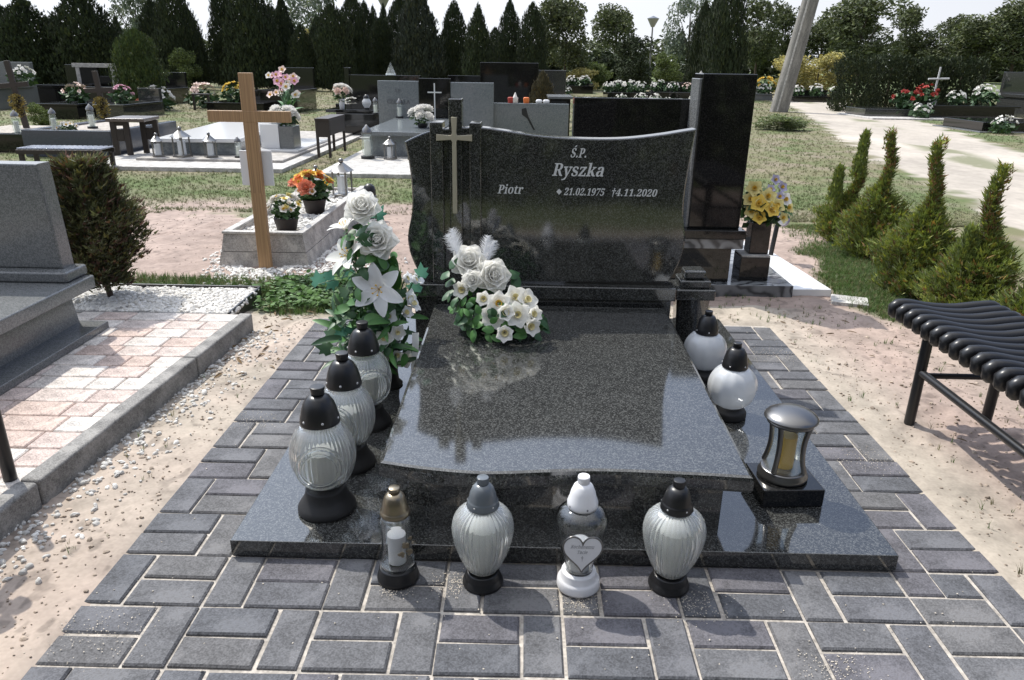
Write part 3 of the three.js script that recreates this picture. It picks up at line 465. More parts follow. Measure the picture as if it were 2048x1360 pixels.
{ // tall bouquet left of the headstone
  rnd = mulberry(41);
  const O = [-0.655, 0.0505, -1.45], B = thing('flower_arrangement', 'tall arrangement of white lilies and roses left of the headstone', 'flowers', O);
  part('vase', lathe([[0.0005, 0], [0.062, 0], [0.064, 0.006], [0.050, 0.02], [0.046, 0.06], [0.058, 0.14], [0.066, 0.18], [0.060, 0.185], [0.045, 0.16], [0.0005, 0.15]]), M.blackPlastic, B);
  const W = (x, y, z) => [x + 0.02 - O[0], y * 1.1 - O[1], z - 0.03 - O[2]];
  const heads = [];
  const head = (x, y, z) => { const q = W(x, y, z); heads.push(q); return q; };
  rose(B, head(-0.732, 0.700, -1.40), [0.1, 0.62, 0.75], 1.35);
  rose(B, head(-0.672, 0.595, -1.37), [0.05, 0.45, 0.9], 1.45);
  lily(B, head(-0.775, 0.53, -1.38), [-0.55, 0.62, 0.56], 1.15, M.petal, false, 0.3);
  lily(B, head(-0.668, 0.435, -1.33), [-0.03, 0.20, 1], 1.18, M.petalCool, true, 0.12);
  lily(B, head(-0.805, 0.615, -1.44), [-0.35, 0.9, 0.1], 0.85, M.petal, false, 1.2);
  for (const [x, y, z, dx, dy, dz, k] of [[-0.640, 0.335, -1.34, 0.2, 0.3, 0.9, 0], [-0.585, 0.340, -1.36, 0.8, 0.5, 0.5, 1], [-0.610, 0.285, -1.33, 0.4, -0.1, 0.9, 0], [-0.655, 0.265, -1.32, 0.0, 0.1, 1, 0], [-0.700, 0.255, -1.33, -0.3, 0.1, 0.9, 1], [-0.575, 0.385, -1.40, 0.9, 0.2, 0.4, 0], [-0.590, 0.445, -1.42, 0.9, 0.5, 0.2, 1], [-0.560, 0.365, -1.38, 0.9, 0.6, 0.1, 0], [-0.560, 0.435, -1.44, 0.9, 0.6, 0.1, 1], [-0.615, 0.200, -1.33, 0.3, 0, 0.9, 1], [-0.595, 0.175, -1.36, 0.7, -0.1, 0.7, 0], [-0.665, 0.195, -1.33, 0, 0, 1, 0]])
    blossom(B, head(x, y, z), [dx, dy, dz], R(1.05, 1.4), y < 0.3 ? M.petal : M.petalCool, k, 5, M.paleCore);
  for (const q of heads) part('stem', tube([[q[0] * 0.2, 0.16, q[2] * 0.2], [q[0] * 0.5, 0.16 + (q[1] - 0.16) * 0.5, q[2] * 0.4], [q[0], q[1] - 0.004, q[2]]], 0.0028, 10, 5), M.leafD, B);
  const c0 = [0, 0.22, 0];
  for (let i = 0; i < 230; i++) { // leaves: mass in the middle, loose towards the top
    const t = R(0, 1), y = 0.14 + 0.50 * t, rr = (0.115 - 0.06 * t) * Math.sqrt(rnd()) + 0.02, a = R(0, 6.28), lean = -0.05 * t, q = [Math.sin(a) * rr + lean, y, Math.cos(a) * rr + 0.02];
    const kind = rnd(); leaf(B, q, [Math.sin(a) * 0.6 + R(-0.4, 0.4), R(0.2, 1), Math.cos(a) * 0.6 + 0.3 + R(-0.3, 0.3)], R(0.55, 1.0), kind < 0.5 ? gLeaf[0] : gLeaf[1], kind < 0.35 ? M.leafG : M.leafD);
  }
  for (const [x, y, z] of [[-0.885, 0.47, -1.42], [-0.915, 0.43, -1.40], [-0.86, 0.44, -1.43], [-0.80, 0.395, -1.40], [-0.85, 0.49, -1.44], [-0.80, 0.47, -1.47], [-0.84, 0.28, -1.36], [-0.87, 0.245, -1.35], [-0.82, 0.255, -1.34], [-0.875, 0.205, -1.35], [-0.80, 0.36, -1.40], [-0.78, 0.56, -1.43], [-0.70, 0.62, -1.43], [-0.69, 0.66, -1.43], [-0.73, 0.60, -1.43], [-0.77, 0.31, -1.36], [-0.79, 0.225, -1.34], [-0.53, 0.45, -1.45], [-0.55, 0.40, -1.43], [-0.835, 0.33, -1.40], [-0.805, 0.29, -1.37], [-0.78, 0.255, -1.35]]) {
    const q = W(x, y, z); leaf(B, q, [R(-0.3, 0.3), 0.5, 0.8], R(0.85, 1.25), gIvy, rnd() < 0.65 ? M.leafT : M.leafD); part('stem', tube([[q[0] * 0.35, q[1] - 0.03, q[2] * 0.3], [q[0] * 0.7, q[1] + 0.015, q[2] * 0.7], q], 0.0013, 8, 4), M.leafD, B);
  }
  for (const [x0, y0, x1, y1] of [[-0.67, 0.42, -0.62, 0.56], [-0.70, 0.46, -0.63, 0.62], [-0.65, 0.40, -0.60, 0.50]]) { const m = part('leaf', petal(0.15, 0.032, 1.3, -0.35, 0.15, 0.8, 8, 3, 0.02), M.leafG, B, W((x0 + x1) / 2 - 0.01, y0, -1.44)); m.rotation.set(0, R(-0.8, 0.8), -0.15); }
  for (let i = 0; i < 110; i++) { const q = [R(-0.16, 0.08), R(0.12, 0.34), R(-0.02, 0.1)]; leaf(B, q, [q[0] * 4 + R(-0.5, 0.5), R(0.1, 1), 0.5], R(0.8, 1.2), gLeaf[2], rnd() < 0.5 ? M.leafD : M.leafG); }
  part('ribbon', (() => { const g = new THREE.PlaneGeometry(0.026, 0.19, 2, 10), p = g.attributes.position; for (let i = 0; i < p.count; i++) { const v = p.getY(i); p.setZ(i, 0.006 * Math.sin(v * 38) + 0.002); p.setX(i, p.getX(i) + 0.006 * Math.sin(v * 14)); } g.computeVertexNormals(); return g; })(), M.petal, B, W(-0.548, 0.185, -1.36), [0.06, 0.2, 0]);
}
{ // low bouquet lying on the cover slab
  rnd = mulberry(77);
  const O = [-0.205, 0.271, -1.48], B = thing('flower_arrangement', 'low arrangement of white roses and feathers on the granite cover', 'flowers', O);
  part('foam_base', new THREE.SphereGeometry(0.055, 18, 10).scale(1.35, 0.62, 0.9).translate(0.02, 0.0365, 0), M.leafD, B);
  const W = (x, y, z) => [x + 0.205, y - 0.314, z + 1.36]; B.scale.setScalar(1.42);
  rose(B, W(-0.290, 0.500, -1.42), [0, 0.6, 0.8], 1.02); rose(B, W(-0.222, 0.470, -1.39), [0.35, 0.45, 0.85], 1.0); rose(B, W(-0.278, 0.463, -1.37), [-0.1, 0.45, 0.9], 0.62);
  for (const [x, y, z, dx, dy, dz, k] of [[-0.303, 0.432, -1.38, -0.3, 0.2, 0.9, 1], [-0.245, 0.420, -1.33, 0.0, 0.4, 0.9, 1], [-0.205, 0.415, -1.31, 0.1, 0.35, 0.9, 0], [-0.165, 0.425, -1.33, 0.4, 0.5, 0.8, 0], [-0.215, 0.385, -1.30, -0.1, 0.2, 0.95, 0], [-0.155, 0.392, -1.29, 0.2, 0.3, 0.9, 0], [-0.118, 0.388, -1.30, 0.7, 0.4, 0.6, 1], [-0.135, 0.415, -1.33, 0.6, 0.6, 0.5, 0], [-0.185, 0.398, -1.29, 0.1, 0.3, 0.95, 1], [-0.125, 0.365, -1.28, 0.6, 0.1, 0.8, 1], [-0.185, 0.350, -1.27, 0.0, 0.1, 1, 1]])
    blossom(B, W(x, y, z), [dx, dy, dz], R(1.0, 1.25), M.petal, k, 6, k === 0 && x > -0.21 && x < -0.2 ? M.stamen : M.paleCore);
  for (let i = 0; i < 230; i++) { const a = R(0, 6.28), t = R(0, 1), r = 0.035 + 0.075 * Math.sqrt(rnd()), q = [Math.sin(a) * r * 1.1 + 0.0 - 0.05 * t + 0.02, 0.02 + 0.11 * t * (1 - r * 3.2), Math.cos(a) * r * 0.85]; leaf(B, q, [Math.sin(a), R(0.2, 1.1), Math.cos(a) + 0.2], R(0.35, 0.65), rnd() < 0.7 ? gLeaf[1] : gLeaf[0], rnd() < 0.6 ? M.leafG : M.leafD); }
  for (const [x, y] of [[-0.365, 0.49], [-0.355, 0.465], [-0.34, 0.505], [-0.335, 0.445], [-0.185, 0.49], [-0.165, 0.455]]) leaf(B, W(x, y - 0.02, -1.40), [x < -0.28 ? -0.5 : 0.5, 0.7, 0.4], 0.85, gLeaf[1], M.leafD);
  const feather = (p, rot, len) => { // two rows of fine barbs on a quill
    const P = []; for (let s = 0; s < 120; s++) { const t = s / 120, y = len * (0.1 + 0.9 * t), sd = s % 2 ? 1 : -1, w = len * 0.42 * Math.pow(Math.sin(Math.PI * (0.12 + 0.83 * t)), 0.7) * R(0.8, 1.08); const x = sd * w * 0.62, yy = y + w * 0.55, zz = R(-0.012, 0.012); P.push(0, y, 0, 0, y + 0.0022, 0, x, yy, zz); }
    const g = new THREE.BufferGeometry(); g.setAttribute('position', new THREE.Float32BufferAttribute(P, 3)); g.computeVertexNormals(); const m = part('feather', g, M.feather, B, p, rot); return m;
  };
  feather(W(-0.315, 0.510, -1.43), [0, 0.2, 0.28], 0.085); feather(W(-0.32, 0.505, -1.44), [0.1, -0.3, 0.5], 0.075); feather(W(-0.255, 0.495, -1.43), [0, -0.2, -0.22], 0.08); feather(W(-0.245, 0.49, -1.44), [0, 0.4, -0.4], 0.07);
}

// ---------------------------------------------------------------- foliage
// sprays of narrow scales set through a crown; at(t) gives {c:[x,z] axis offset, r: radius} at height t of h
function sprays(h, n, L, at, seed, o = {}) {
  const q = mulberry(seed), rr = (a, b) => a + (b - a) * q(), P = new Float32Array(n * 27), C = new Float32Array(n * 27), N = new Float32Array(n * 27); let k = 0;
  const up = o.up ?? 0.9, fan = o.fan ?? 0.5, wd = o.wd ?? 0.16, deep = o.deep ?? 0.5, yellow = o.yellow ?? 0.25, y0 = o.y0 ?? 0;
  for (let i = 0; i < n; i++) {
    let t, a; for (;;) { t = q(); if (q() < at(t).r / (o.rmax ?? 1e9) || !o.rmax) break; } a = rr(0, Math.PI * 2);
    const A = at(t), rg = o.rag ?? 0.32, lump = 1 - rg * 0.5 + rg * vn(a * 1.9 + seed, t * (o.lumps ?? 9) + seed) + rg * 0.6 * (vn(a * 5.1 + seed, t * 26 + seed) - 0.5), rad = A.r * lump * (deep + (1 - deep) * Math.sqrt(q())) * (q() < 0.06 ? 1.18 : 1);
    const x = A.c[0] + Math.sin(a) * rad, z = A.c[1] + Math.cos(a) * rad, y = y0 + t * h + rr(-0.3, 0.3) * L;
    const b = a + rr(-0.9, 0.9), ox = Math.sin(b), oz = Math.cos(b), e = rr(up - 0.45, up + 0.45), ce = Math.cos(e), se = Math.sin(e), len = L * rr(0.6, 1.2);
    const sh = 0.72 + 0.56 * q(), yl = q() < yellow ? 1 : 0, br = o.brown && q() < o.brown ? 1 : 0, cr = sh * (1 + 0.55 * yl + 0.2 * br), cg = sh * (1 + 0.30 * yl - 0.5 * br), cb = sh * (1 - 0.1 * yl);
    for (let f = -1; f <= 1; f++) { // three narrow leaflets per spray
      const fa = f * fan + rr(-0.15, 0.15), c2 = Math.cos(fa), s2 = Math.sin(fa), tx = -oz, tz = ox; // side direction
      const dx = (ox * ce) * c2 + tx * s2 * 0.5, dy = se * c2 + Math.abs(s2) * 0.1 + s2 * 0.6 * (q() < 0.5 ? 1 : -1) * 0.4, dz = (oz * ce) * c2 + tz * s2 * 0.5;
      const w = len * wd, px = tx * w * rr(0.4, 1), py = w * rr(-0.9, 0.9), pz = tz * w * rr(0.4, 1), l2 = len * (f ? 0.75 : 1);
      P[k] = x - px + dx * l2 * 0.2; P[k + 1] = y - py + dy * l2 * 0.2; P[k + 2] = z - pz + dz * l2 * 0.2; P[k + 3] = x + px + dx * l2 * 0.4; P[k + 4] = y + py + dy * l2 * 0.4; P[k + 5] = z + pz + dz * l2 * 0.4; P[k + 6] = x + dx * l2; P[k + 7] = y + dy * l2; P[k + 8] = z + dz * l2;
      for (let v = 0; v < 3; v++) { C[k + v * 3] = cr; C[k + v * 3 + 1] = cg; C[k + v * 3 + 2] = cb; }
      k += 9;
    }
  }
  const g = new THREE.BufferGeometry(); g.setAttribute('position', new THREE.BufferAttribute(P, 3)); g.setAttribute('color', new THREE.BufferAttribute(C, 3)); g.computeVertexNormals(); return g;
}
function leafCrown(blobs, n, L, seed, o = {}) {      // broad leaves through a set of ellipsoids [x,y,z,rx,ry,rz]
  const q = mulberry(seed), rr = (a, b) => a + (b - a) * q(), P = new Float32Array(n * 18), C = new Float32Array(n * 18); let k = 0;
  const vol = blobs.map(b => b[3] * b[4]), tot = vol.reduce((a, b) => a + b);
  for (let i = 0; i < n; i++) {
    let v = q() * tot, bi = 0; while (v > vol[bi]) v -= vol[bi++]; const b = blobs[bi];
    const th = rr(0, 6.283), cz = rr(-1, 1), sr = Math.sqrt(1 - cz * cz), rad = (0.45 + 0.55 * Math.pow(q(), 0.4)) * (0.8 + 0.4 * vn(th * 1.6 + seed + bi, cz * 2.5 + bi * 7));
    const x = b[0] + Math.cos(th) * sr * b[3] * rad, y = b[1] + cz * b[4] * rad, z = b[2] + Math.sin(th) * sr * b[5] * rad;
    const l = L * rr(0.6, 1.25), w = l * rr(0.3, 0.5), u = rr(0, 6.283), d = [Math.cos(u), rr(-0.8, 0.7) - (o.droop ?? 0), Math.sin(u)], s = [rr(-1, 1), rr(-1, 1), rr(-1, 1)], sl = Math.hypot(...s), sh = 0.65 + 0.7 * q(), yl = q() < (o.yellow ?? 0.2) ? 1.4 : 1;
    const A = [x, y, z], B = [x + d[0] * l * 0.5 + s[0] / sl * w, y + d[1] * l * 0.5 + s[1] / sl * w, z + d[2] * l * 0.5 + s[2] / sl * w], D = [x + d[0] * l * 0.5 - s[0] / sl * w, y + d[1] * l * 0.5 - s[1] / sl * w, z + d[2] * l * 0.5 - s[2] / sl * w], E = [x + d[0] * l, y + d[1] * l, z + d[2] * l];
    for (const p of [A, B, E, A, E, D]) { P[k] = p[0]; P[k + 1] = p[1]; P[k + 2] = p[2]; C[k] = sh * yl; C[k + 1] = sh * (1 + (yl - 1) * 0.7); C[k + 2] = sh; k += 3; }
  }
  const g = new THREE.BufferGeometry(); g.setAttribute('position', new THREE.BufferAttribute(P, 3)); g.setAttribute('color', new THREE.BufferAttribute(C, 3)); g.computeVertexNormals(); return g;
}

// small thujas on the verge, wide at the foot with thin leaders
function smallThuja(label, x, z, h, w, lean, seed, forks, mat = M.thuja, group = 'young thujas along the verge') {
  const t = thing('young_thuja', label, 'thuja', [x, gy(x, z) - 0.005, z], 0, group);
  part('trunk', tube([[0, -0.02, 0], [lean[0] * 0.3, h * 0.35, lean[1] * 0.3], [lean[0] * 0.7, h * 0.7, lean[1] * 0.7]], 0.011, 8, 6), M.bark, t);
  const at = (s) => ({ c: [lean[0] * s * s + (s > 0.5 ? 0.022 * Math.sin(s * 11 + seed) : 0), lean[1] * s * s], r: w * 0.5 * (s < 0.2 ? 0.66 + 0.34 * Math.sin(s / 0.2 * 1.57) : s < 0.66 ? 1 - 0.87 * ss(0.30, 0.66, s) : 0.13 - 0.07 * ss(0.66, 1, s)) });
  const geos = [sprays(h * 0.96, 8000, 0.05, at, seed, { rmax: w * 0.52, deep: 0.25, up: 0.85, lumps: 8, wd: 0.15, fan: 0.85, yellow: 0.35, rag: 0.9, brown: 0.10 }), sprays(h * 0.42, 260, 0.04, (s) => ({ c: [lean[0] * (0.35 + 0.7 * s) + 0.02 * Math.sin(s * 7 + seed), lean[1] + 0.02 * Math.sin(s * 5)], r: 0.03 }), seed + 9, { deep: 0, up: 1.0, y0: h * 0.56, fan: 0.9, brown: 0.6 })];
  for (const [fx, fz, fh, fy] of forks) geos.push(sprays(fh, 900, 0.045, (s) => ({ c: [fx + lean[0] * 0.2 * s, fz], r: 0.055 * (1 - 0.75 * s) + 0.008 }), seed + 3, { deep: 0.1, up: 1.2, y0: fy, lumps: 5 }));
  part('crown', merge(geos), mat, t); return t;
}
smallThuja('young green thuja at the far end of the verge row, two thin tips', 2.44, -4.55, 0.60, 0.36, [0.05, 0], 11, [[-0.13, 0.02, 0.26, 0.30], [0.03, 0, 0.34, 0.48]]);
smallThuja('young green thuja second from the far end of the verge row', 2.42, -4.0, 0.92, 0.38, [0.0, 0], 12, []);
smallThuja('young green thuja with bare-looking leader, third along the verge row', 2.26, -3.08, 0.93, 0.43, [0.0, 0], 13, []);
smallThuja('young thuja with a gap in its forked top, behind the bench', 2.25, -2.50, 0.86, 0.43, [0.03, 0], 14, [[-0.08, 0.02, 0.22, 0.30]]);
smallThuja('young bright green thuja at the right picture edge', 2.24, -1.98, 0.62, 0.38, [0, 0], 15, []);
{ const t = thing('young_thuja', 'dark shaggy thuja in white gravel beside the grey tomb', 'thuja', [-2.36, 0.055, -2.50], 0.4);
  part('trunk', tube([[0.02, -0.03, 0.0], [0.0, 0.15, 0], [-0.02, 0.5, 0]], 0.016, 8, 6), M.bark, t);
  part('crown', sprays(0.66, 9000, 0.055, (s) => ({ c: [-0.03 * s, 0], r: 0.235 * (s < 0.4 ? 0.45 + 0.55 * ss(0, 0.4, s) : 1 - 0.5 * ss(0.4, 1, s)) }), 31, { rmax: 0.26, deep: 0.25, up: 0.7, lumps: 7, y0: 0.07, fan: 0.8, rag: 0.7, brown: 0.2 }), M.thujaDark, t); }

// ---------------------------------------------------------------- grass, gravel, crumbs: nobody could count them
function scatter(name, label, category, geo, mat, list) {      // list of [x,y,z, sx,sy,sz, turn, r,g,b]
  const m = new THREE.InstancedMesh(geo, mat, list.length), o = new THREE.Object3D(), c = new THREE.Color();
  list.forEach((a, i) => { o.position.set(a[0], a[1], a[2]); o.scale.set(a[3], a[4], a[5]); o.rotation.set(a[10] ?? 0, a[6], a[11] ?? 0); o.updateMatrix(); m.setMatrixAt(i, o.matrix); m.setColorAt(i, c.setRGB(a[7], a[8], a[9])); });
  m.name = numbered(name); m.castShadow = m.receiveShadow = true; tag(m, label, category, null, 'stuff'); scene.add(m); return m;
}
const gTuft = (() => { const q = mulberry(8), P = []; for (let i = 0; i < 7; i++) { const a = q() * 6.28, l = 0.5 + 0.5 * q(), b = 0.25 + 0.5 * q(), w = 0.035, x0 = (q() - 0.5) * 0.35, z0 = (q() - 0.5) * 0.35, sx = Math.cos(a), sz = Math.sin(a), px = -sz * w, pz = sx * w; const A = [x0 - px, 0, z0 - pz], B = [x0 + px, 0, z0 + pz], m = [x0 + sx * b * 0.35, l * 0.6, z0 + sz * b * 0.35], C = [m[0] - px * 0.7, m[1], m[2] - pz * 0.7], D = [m[0] + px * 0.7, m[1], m[2] + pz * 0.7], E = [x0 + sx * b, l, z0 + sz * b]; P.push(...A, ...B, ...D, ...A, ...D, ...C, ...C, ...D, ...E); } const g = new THREE.BufferGeometry(); g.setAttribute('position', new THREE.Float32BufferAttribute(P, 3)); g.computeVertexNormals(); return g; })();
M.grass = phy(1, 1, 1, 0.95, { transmission: 0.25, thickness: 0 });
{
  rnd = mulberry(300); let L = [];
  const grow = (n, x0, x1, z0, z1, want, hh) => { for (let i = 0; i < n; i++) { const x = R(x0, x1), z = R(z0, z1); if (inPaved(x, z, 0.02) || (x < -1.5 && z > -2.7)) continue; const [g, d, n1, n2] = zone(x, z); const p = want(g, d); if (rnd() > p) continue; const h = hh * R(0.5, 1.2), k = R(0.7, 1.35), yl = rnd() < 0.25 + 0.6 * d * (1 - g); L.push([x, gy(x, z) - 0.004, z, h * 0.8, h, h * 0.8, R(0, 6.28), (yl ? 0.17 : 0.085) * k, (yl ? 0.16 : 0.15) * k, (yl ? 0.07 : 0.03) * k]); } };
  grow(70000, 1.7, 3.3, -5.2, -1.0, (g, d) => g * 0.98, 0.038);
  grow(12000, -2.7, -0.7, -3.4, -2.4, (g) => g * 0.9, 0.05);
  grow(16000, -3.4, 1.2, -5.3, -3.2, (g, d) => g * 0.7, 0.03);
  grow(800, 1.2, 2.0, -2.6, 0.2, (g) => 0.10 + g, 0.035); grow(300, -1.48, -1.2, -2.5, 0.2, () => 0.12, 0.03); grow(900, -1.2, 1.6, -3.0, -2.45, () => 0.4, 0.035);
  grow(9000, 2.0, 3.4, -5.3, -2.2, (g, d) => d * 0.8, 0.03);
  scatter('grass', 'green grass and weeds growing in the soil near the graves', 'grass', gTuft, M.grass, L);
  L = [];
  for (let i = 0; i < 150000; i++) { const u = rnd(), z = -5.3 - 30 * u * u * u, x = R(-0.62, 0.62) * (4 - z * 1.25) + 0.4; if (x < NX1 && x > NX0 && z > NZ0) continue; if (Math.abs(x - trackX(z)) < 1.5 || x < -20 || x > 22) continue; const [g, d] = zone(x, z); if (rnd() > 0.15 + 0.85 * Math.max(g, d * 0.75)) continue; const h = R(0.012, 0.034) * (1 - (z + 5) * 0.06), k = R(0.85, 1.2), yl = rnd() < 0.55 - g * 0.45; L.push([x, farY - 0.003, z, h * 1.5, h, h * 1.5, R(0, 6.28), (yl ? 0.175 : 0.105) * k, (yl ? 0.16 : 0.13) * k, (yl ? 0.085 : 0.045) * k]); }
  scatter('grass', 'dry yellowish grass of the open ground behind', 'grass', gTuft, M.grass, L);
}
const gStone = (() => { const g = new THREE.IcosahedronGeometry(1, 1), p = g.attributes.position; for (let i = 0; i < p.count; i++) { const x = p.getX(i), y = p.getY(i), z = p.getZ(i), k = 0.72 + 0.5 * vn(x * 1.7 + 9, y * 1.7 + z * 2.3 + 9); p.setXYZ(i, x * k, y * k * 0.7, z * k * 0.85); } g.computeVertexNormals(); return g; })();
M.stone = std(1, 1, 1, 0.85);
{
  rnd = mulberry(500); const L = [], st = (x, y, z, s, w) => { const k = R(0.75, 1.05); L.push([x, y, z, s * R(0.7, 1.3), s * R(0.7, 1.2), s * R(0.7, 1.3), R(0, 6.28), 0.74 * k * w, 0.72 * k * w, 0.68 * k * w, R(-0.6, 0.6), R(-0.6, 0.6)]); };
  for (let i = 0; i < 3800; i++) { const x = R(-2.62, -1.60), z = R(-2.70, -2.26); st(x, 0.052 + R(-0.004, 0.012), z, R(0.008, 0.017), 1); }
  for (let i = 0; i < 900; i++) { const z = R(-2.2, 0.4), d = Math.abs(R(-1, 1) * R(0, 1)) * 0.26, x = -1.47 + 0.05 * (-2.15 - z) / -1.65 * -1 - 0.055 * ss(-2.15, -0.5, z) + d; st(x, nearH(x, z) + 0.002, z, R(0.004, 0.012), R(0.7, 1)); }
  for (let i = 0; i < 2600; i++) { const a = R(0, 6.28), r = 1 + Math.abs(R(-1, 1) * R(0, 1)) * 0.5, x = -1.83 + Math.cos(a) * 0.36 * r, z = -4.45 + Math.sin(a) * 1.12 * r; st(x, gy(x, z) + 0.004, z, R(0.008, 0.018), 1); }
  for (let i = 0; i < 700; i++) { const x = -1.35 + R(-0.25, 0.5) * R(0.2, 1), z = -3.15 + R(-0.5, 0.35); st(x, gy(x, z) + 0.004, z, R(0.007, 0.016), 0.95); }
  for (let i = 0; i < 3600; i++) { const x = R(-2.05, -1.60), z = R(-5.42, -3.50); st(x, 0.165 + R(-0.01, 0.016), z, R(0.010, 0.020), 1); }
  scatter('white_gravel', 'white marble gravel in the beds and spilled beside the edging', 'gravel', gStone, M.stone, L);
  const Q = []; for (let i = 0; i < 3200; i++) { const right = rnd() < 0.68, x = right ? R(1.22, 2.1) : R(-1.5, -1.2), z = R(-2.7, 0.7), k = R(0.55, 1.1); const s = R(0.0018, 0.0055) * (rnd() < 0.08 ? 2.2 : 1); if (inPaved(x, z, 0.01)) continue; Q.push([x, nearH(x, z) + 0.001, z, s, s * 0.8, s, R(0, 6.28), 0.42 * k, 0.34 * k, 0.27 * k, R(-1, 1), 0]); }
  for (let i = 0; i < 1400; i++) { const x = R(-3.3, 1.2), z = R(-5.3, -2.5), k = R(0.5, 1.1), s = R(0.003, 0.008); Q.push([x, nearH(x, z) + 0.001, z, s, s * 0.8, s, R(0, 6.28), 0.40 * k, 0.32 * k, 0.26 * k, R(-1, 1), 0]); }
  for (let i = 0; i < 260; i++) { const x = R(-1.19, 1.19), z = rnd() < 0.5 ? R(-0.4, 0.5) : R(-2.4, 0.5); if (Math.abs(x) < 0.93 && z < -0.38) continue; const s = R(0.0012, 0.003), k = R(0.6, 1.2); Q.push([x, 0.0008, z, s, s * 0.7, s, R(0, 6.28), 0.5 * k, 0.45 * k, 0.38 * k]); }
  for (const [cx, cz, r, n] of [[-0.27, -0.30, 0.06, 260], [0.05, -0.245, 0.05, 160], [0.33, -0.25, 0.08, 260], [-0.43, -0.27, 0.04, 90], [0.62, -0.05, 0.07, 160], [-1.12, -1.2, 0.10, 160], [1.12, -1.0, 0.12, 220], [0.75, 0.05, 0.09, 130], [-1.1, -0.1, 0.12, 160], [1.1, -2.0, 0.14, 260], [-0.15, 0.12, 0.05, 70], [-1.1, -2.2, 0.12, 220]]) for (let i = 0; i < n; i++) { const a = R(0, 6.28), d = r * Math.sqrt(-0.7 * Math.log(1 - rnd() * 0.97)), s = R(0.0008, 0.0022), k = R(0.75, 1.15); Q.push([cx + Math.cos(a) * d, 0.0006, cz + Math.sin(a) * d * 0.7, s, s * 0.5, s, R(0, 6.28), 0.48 * k, 0.43 * k, 0.36 * k]); }
  scatter('soil_crumbs', 'crumbs of soil and small pebbles strewn over sand and paving', 'pebbles', gStone, M.stone, Q);
}
{ // broad-leaved weeds spilling over the end of the paving
  rnd = mulberry(611); const L = []; for (let i = 0; i < 1500; i++) { const x = -1.25 + R(-0.5, 0.42) * R(0.3, 1), z = -2.86 + R(-0.35, 0.36), [g] = zone(x, z); if (rnd() > 0.25 + g) continue; const k = R(0.6, 1.3), s = R(0.35, 0.75); L.push([x, gy(x, z) + R(0.005, 0.06) * g, z, s, s, s, R(0, 6.28), 0.075 * k, 0.16 * k, 0.03 * k, R(-0.5, 0.5), R(-0.5, 0.5)]); }
  scatter('weeds', 'leafy green weeds at the back left corner of the paving', 'weeds', petal(0.06, 0.022, 0.5, -0.7, 0.2, 0.8, 4, 2), M.grass, L);
  const D = []; for (let i = 0; i < 26; i++) { const x = R(-1.5, -1.22), z = R(-2.5, -1.6); D.push([x, nearH(x, z) + 0.004, z, 0.5, 0.5, R(0.4, 0.9), R(0, 6.28), 0.20, 0.13, 0.06, R(-0.3, 0.3), R(-1, 1)]); } for (let i = 0; i < 30; i++) { const x = R(1.25, 2.0), z = R(-2.6, -0.3); D.push([x, nearH(x, z) + 0.003, z, 0.3, 0.3, R(0.3, 0.6), R(0, 6.28), 0.17, 0.12, 0.07, 0, R(-1, 1)]); }
  scatter('dry_leaves', 'brown dry leaves and stalks lying on the sand', 'leaves', petal(0.09, 0.012, 0.3, -0.5, 0.5, 0.9, 5, 2), M.grass, D);
}

// ---------------------------------------------------------------- plot on the left: pink paving, kerb, grey tomb
const kerbX = (z) => -1.502 - 0.0521 * (z + 2.15);      // centre line of the kerb
{
  const pv = new THREE.Group(); pv.name = 'pavement_001'; pv.userData.kind = 'structure'; scene.add(pv);
  part('paving_bed', bxx(-2.62, -1.66, -0.03, 0.059, 0.5, -2.235, 0.002), M.joint, pv);
  rnd = mulberry(90); const cache = {};
  for (let k = 0; k < 24; k++) { const z = -2.235 + 0.058 + k * 0.116; let x = -2.34 - R(0, 0.1); const end = kerbX(z) - 0.036;
    while (x < end - 0.03) { let w = [0.115, 0.172, 0.172, 0.23][Math.floor(rnd() * 4)]; if (end - x - w < 0.06) w = end - x; const key = w.toFixed(2), g = cache[key] ??= muv(chamferTop(w - 0.005, 0.111, 0.05, 0.004)); part('paver', g, M.pink[Math.floor(rnd() * 5)], pv, [x + w / 2, 0.068 + R(-0.001, 0.0015), z], [R(-1, 1) * 0.004, 0, R(-1, 1) * 0.004]); x += w; } }
  const kb = new THREE.Group(); kb.name = 'kerb'; kb.userData.kind = 'structure'; scene.add(kb);
  for (const [z0, z1] of [[-2.21, -1.62], [-1.615, -0.62], [-0.615, 0.38]]) { const zc = (z0 + z1) / 2, g = box(0.066, 0.14, z1 - z0, 0, 0, 0, 0.010); part('kerb_stone', g, M.kerb, kb, [kerbX(zc), -0.055, zc], [0, -0.052, 0]); }
  part('kerb_stone', box(0.9, 0.10, 0.045, 0, 0, 0, 0.006), M.kerb, kb, [-2.03, -0.037, -2.258]);
  const ed = thing('garden_edging', 'thin black strip edging the white gravel bed', 'edging'); part('strip', merge([bxx(-2.75, -1.60, -0.02, 0.075, -2.71, -2.722, 0.003), bxx(-1.612, -1.60, -0.02, 0.072, -2.25, -2.709, 0.003)]), M.blackPlastic, ed);
  part('gravel_bed', bxx(-2.70, -1.612, -0.02, 0.048, -2.285, -2.708, 0.002), M.joint, pv);
}
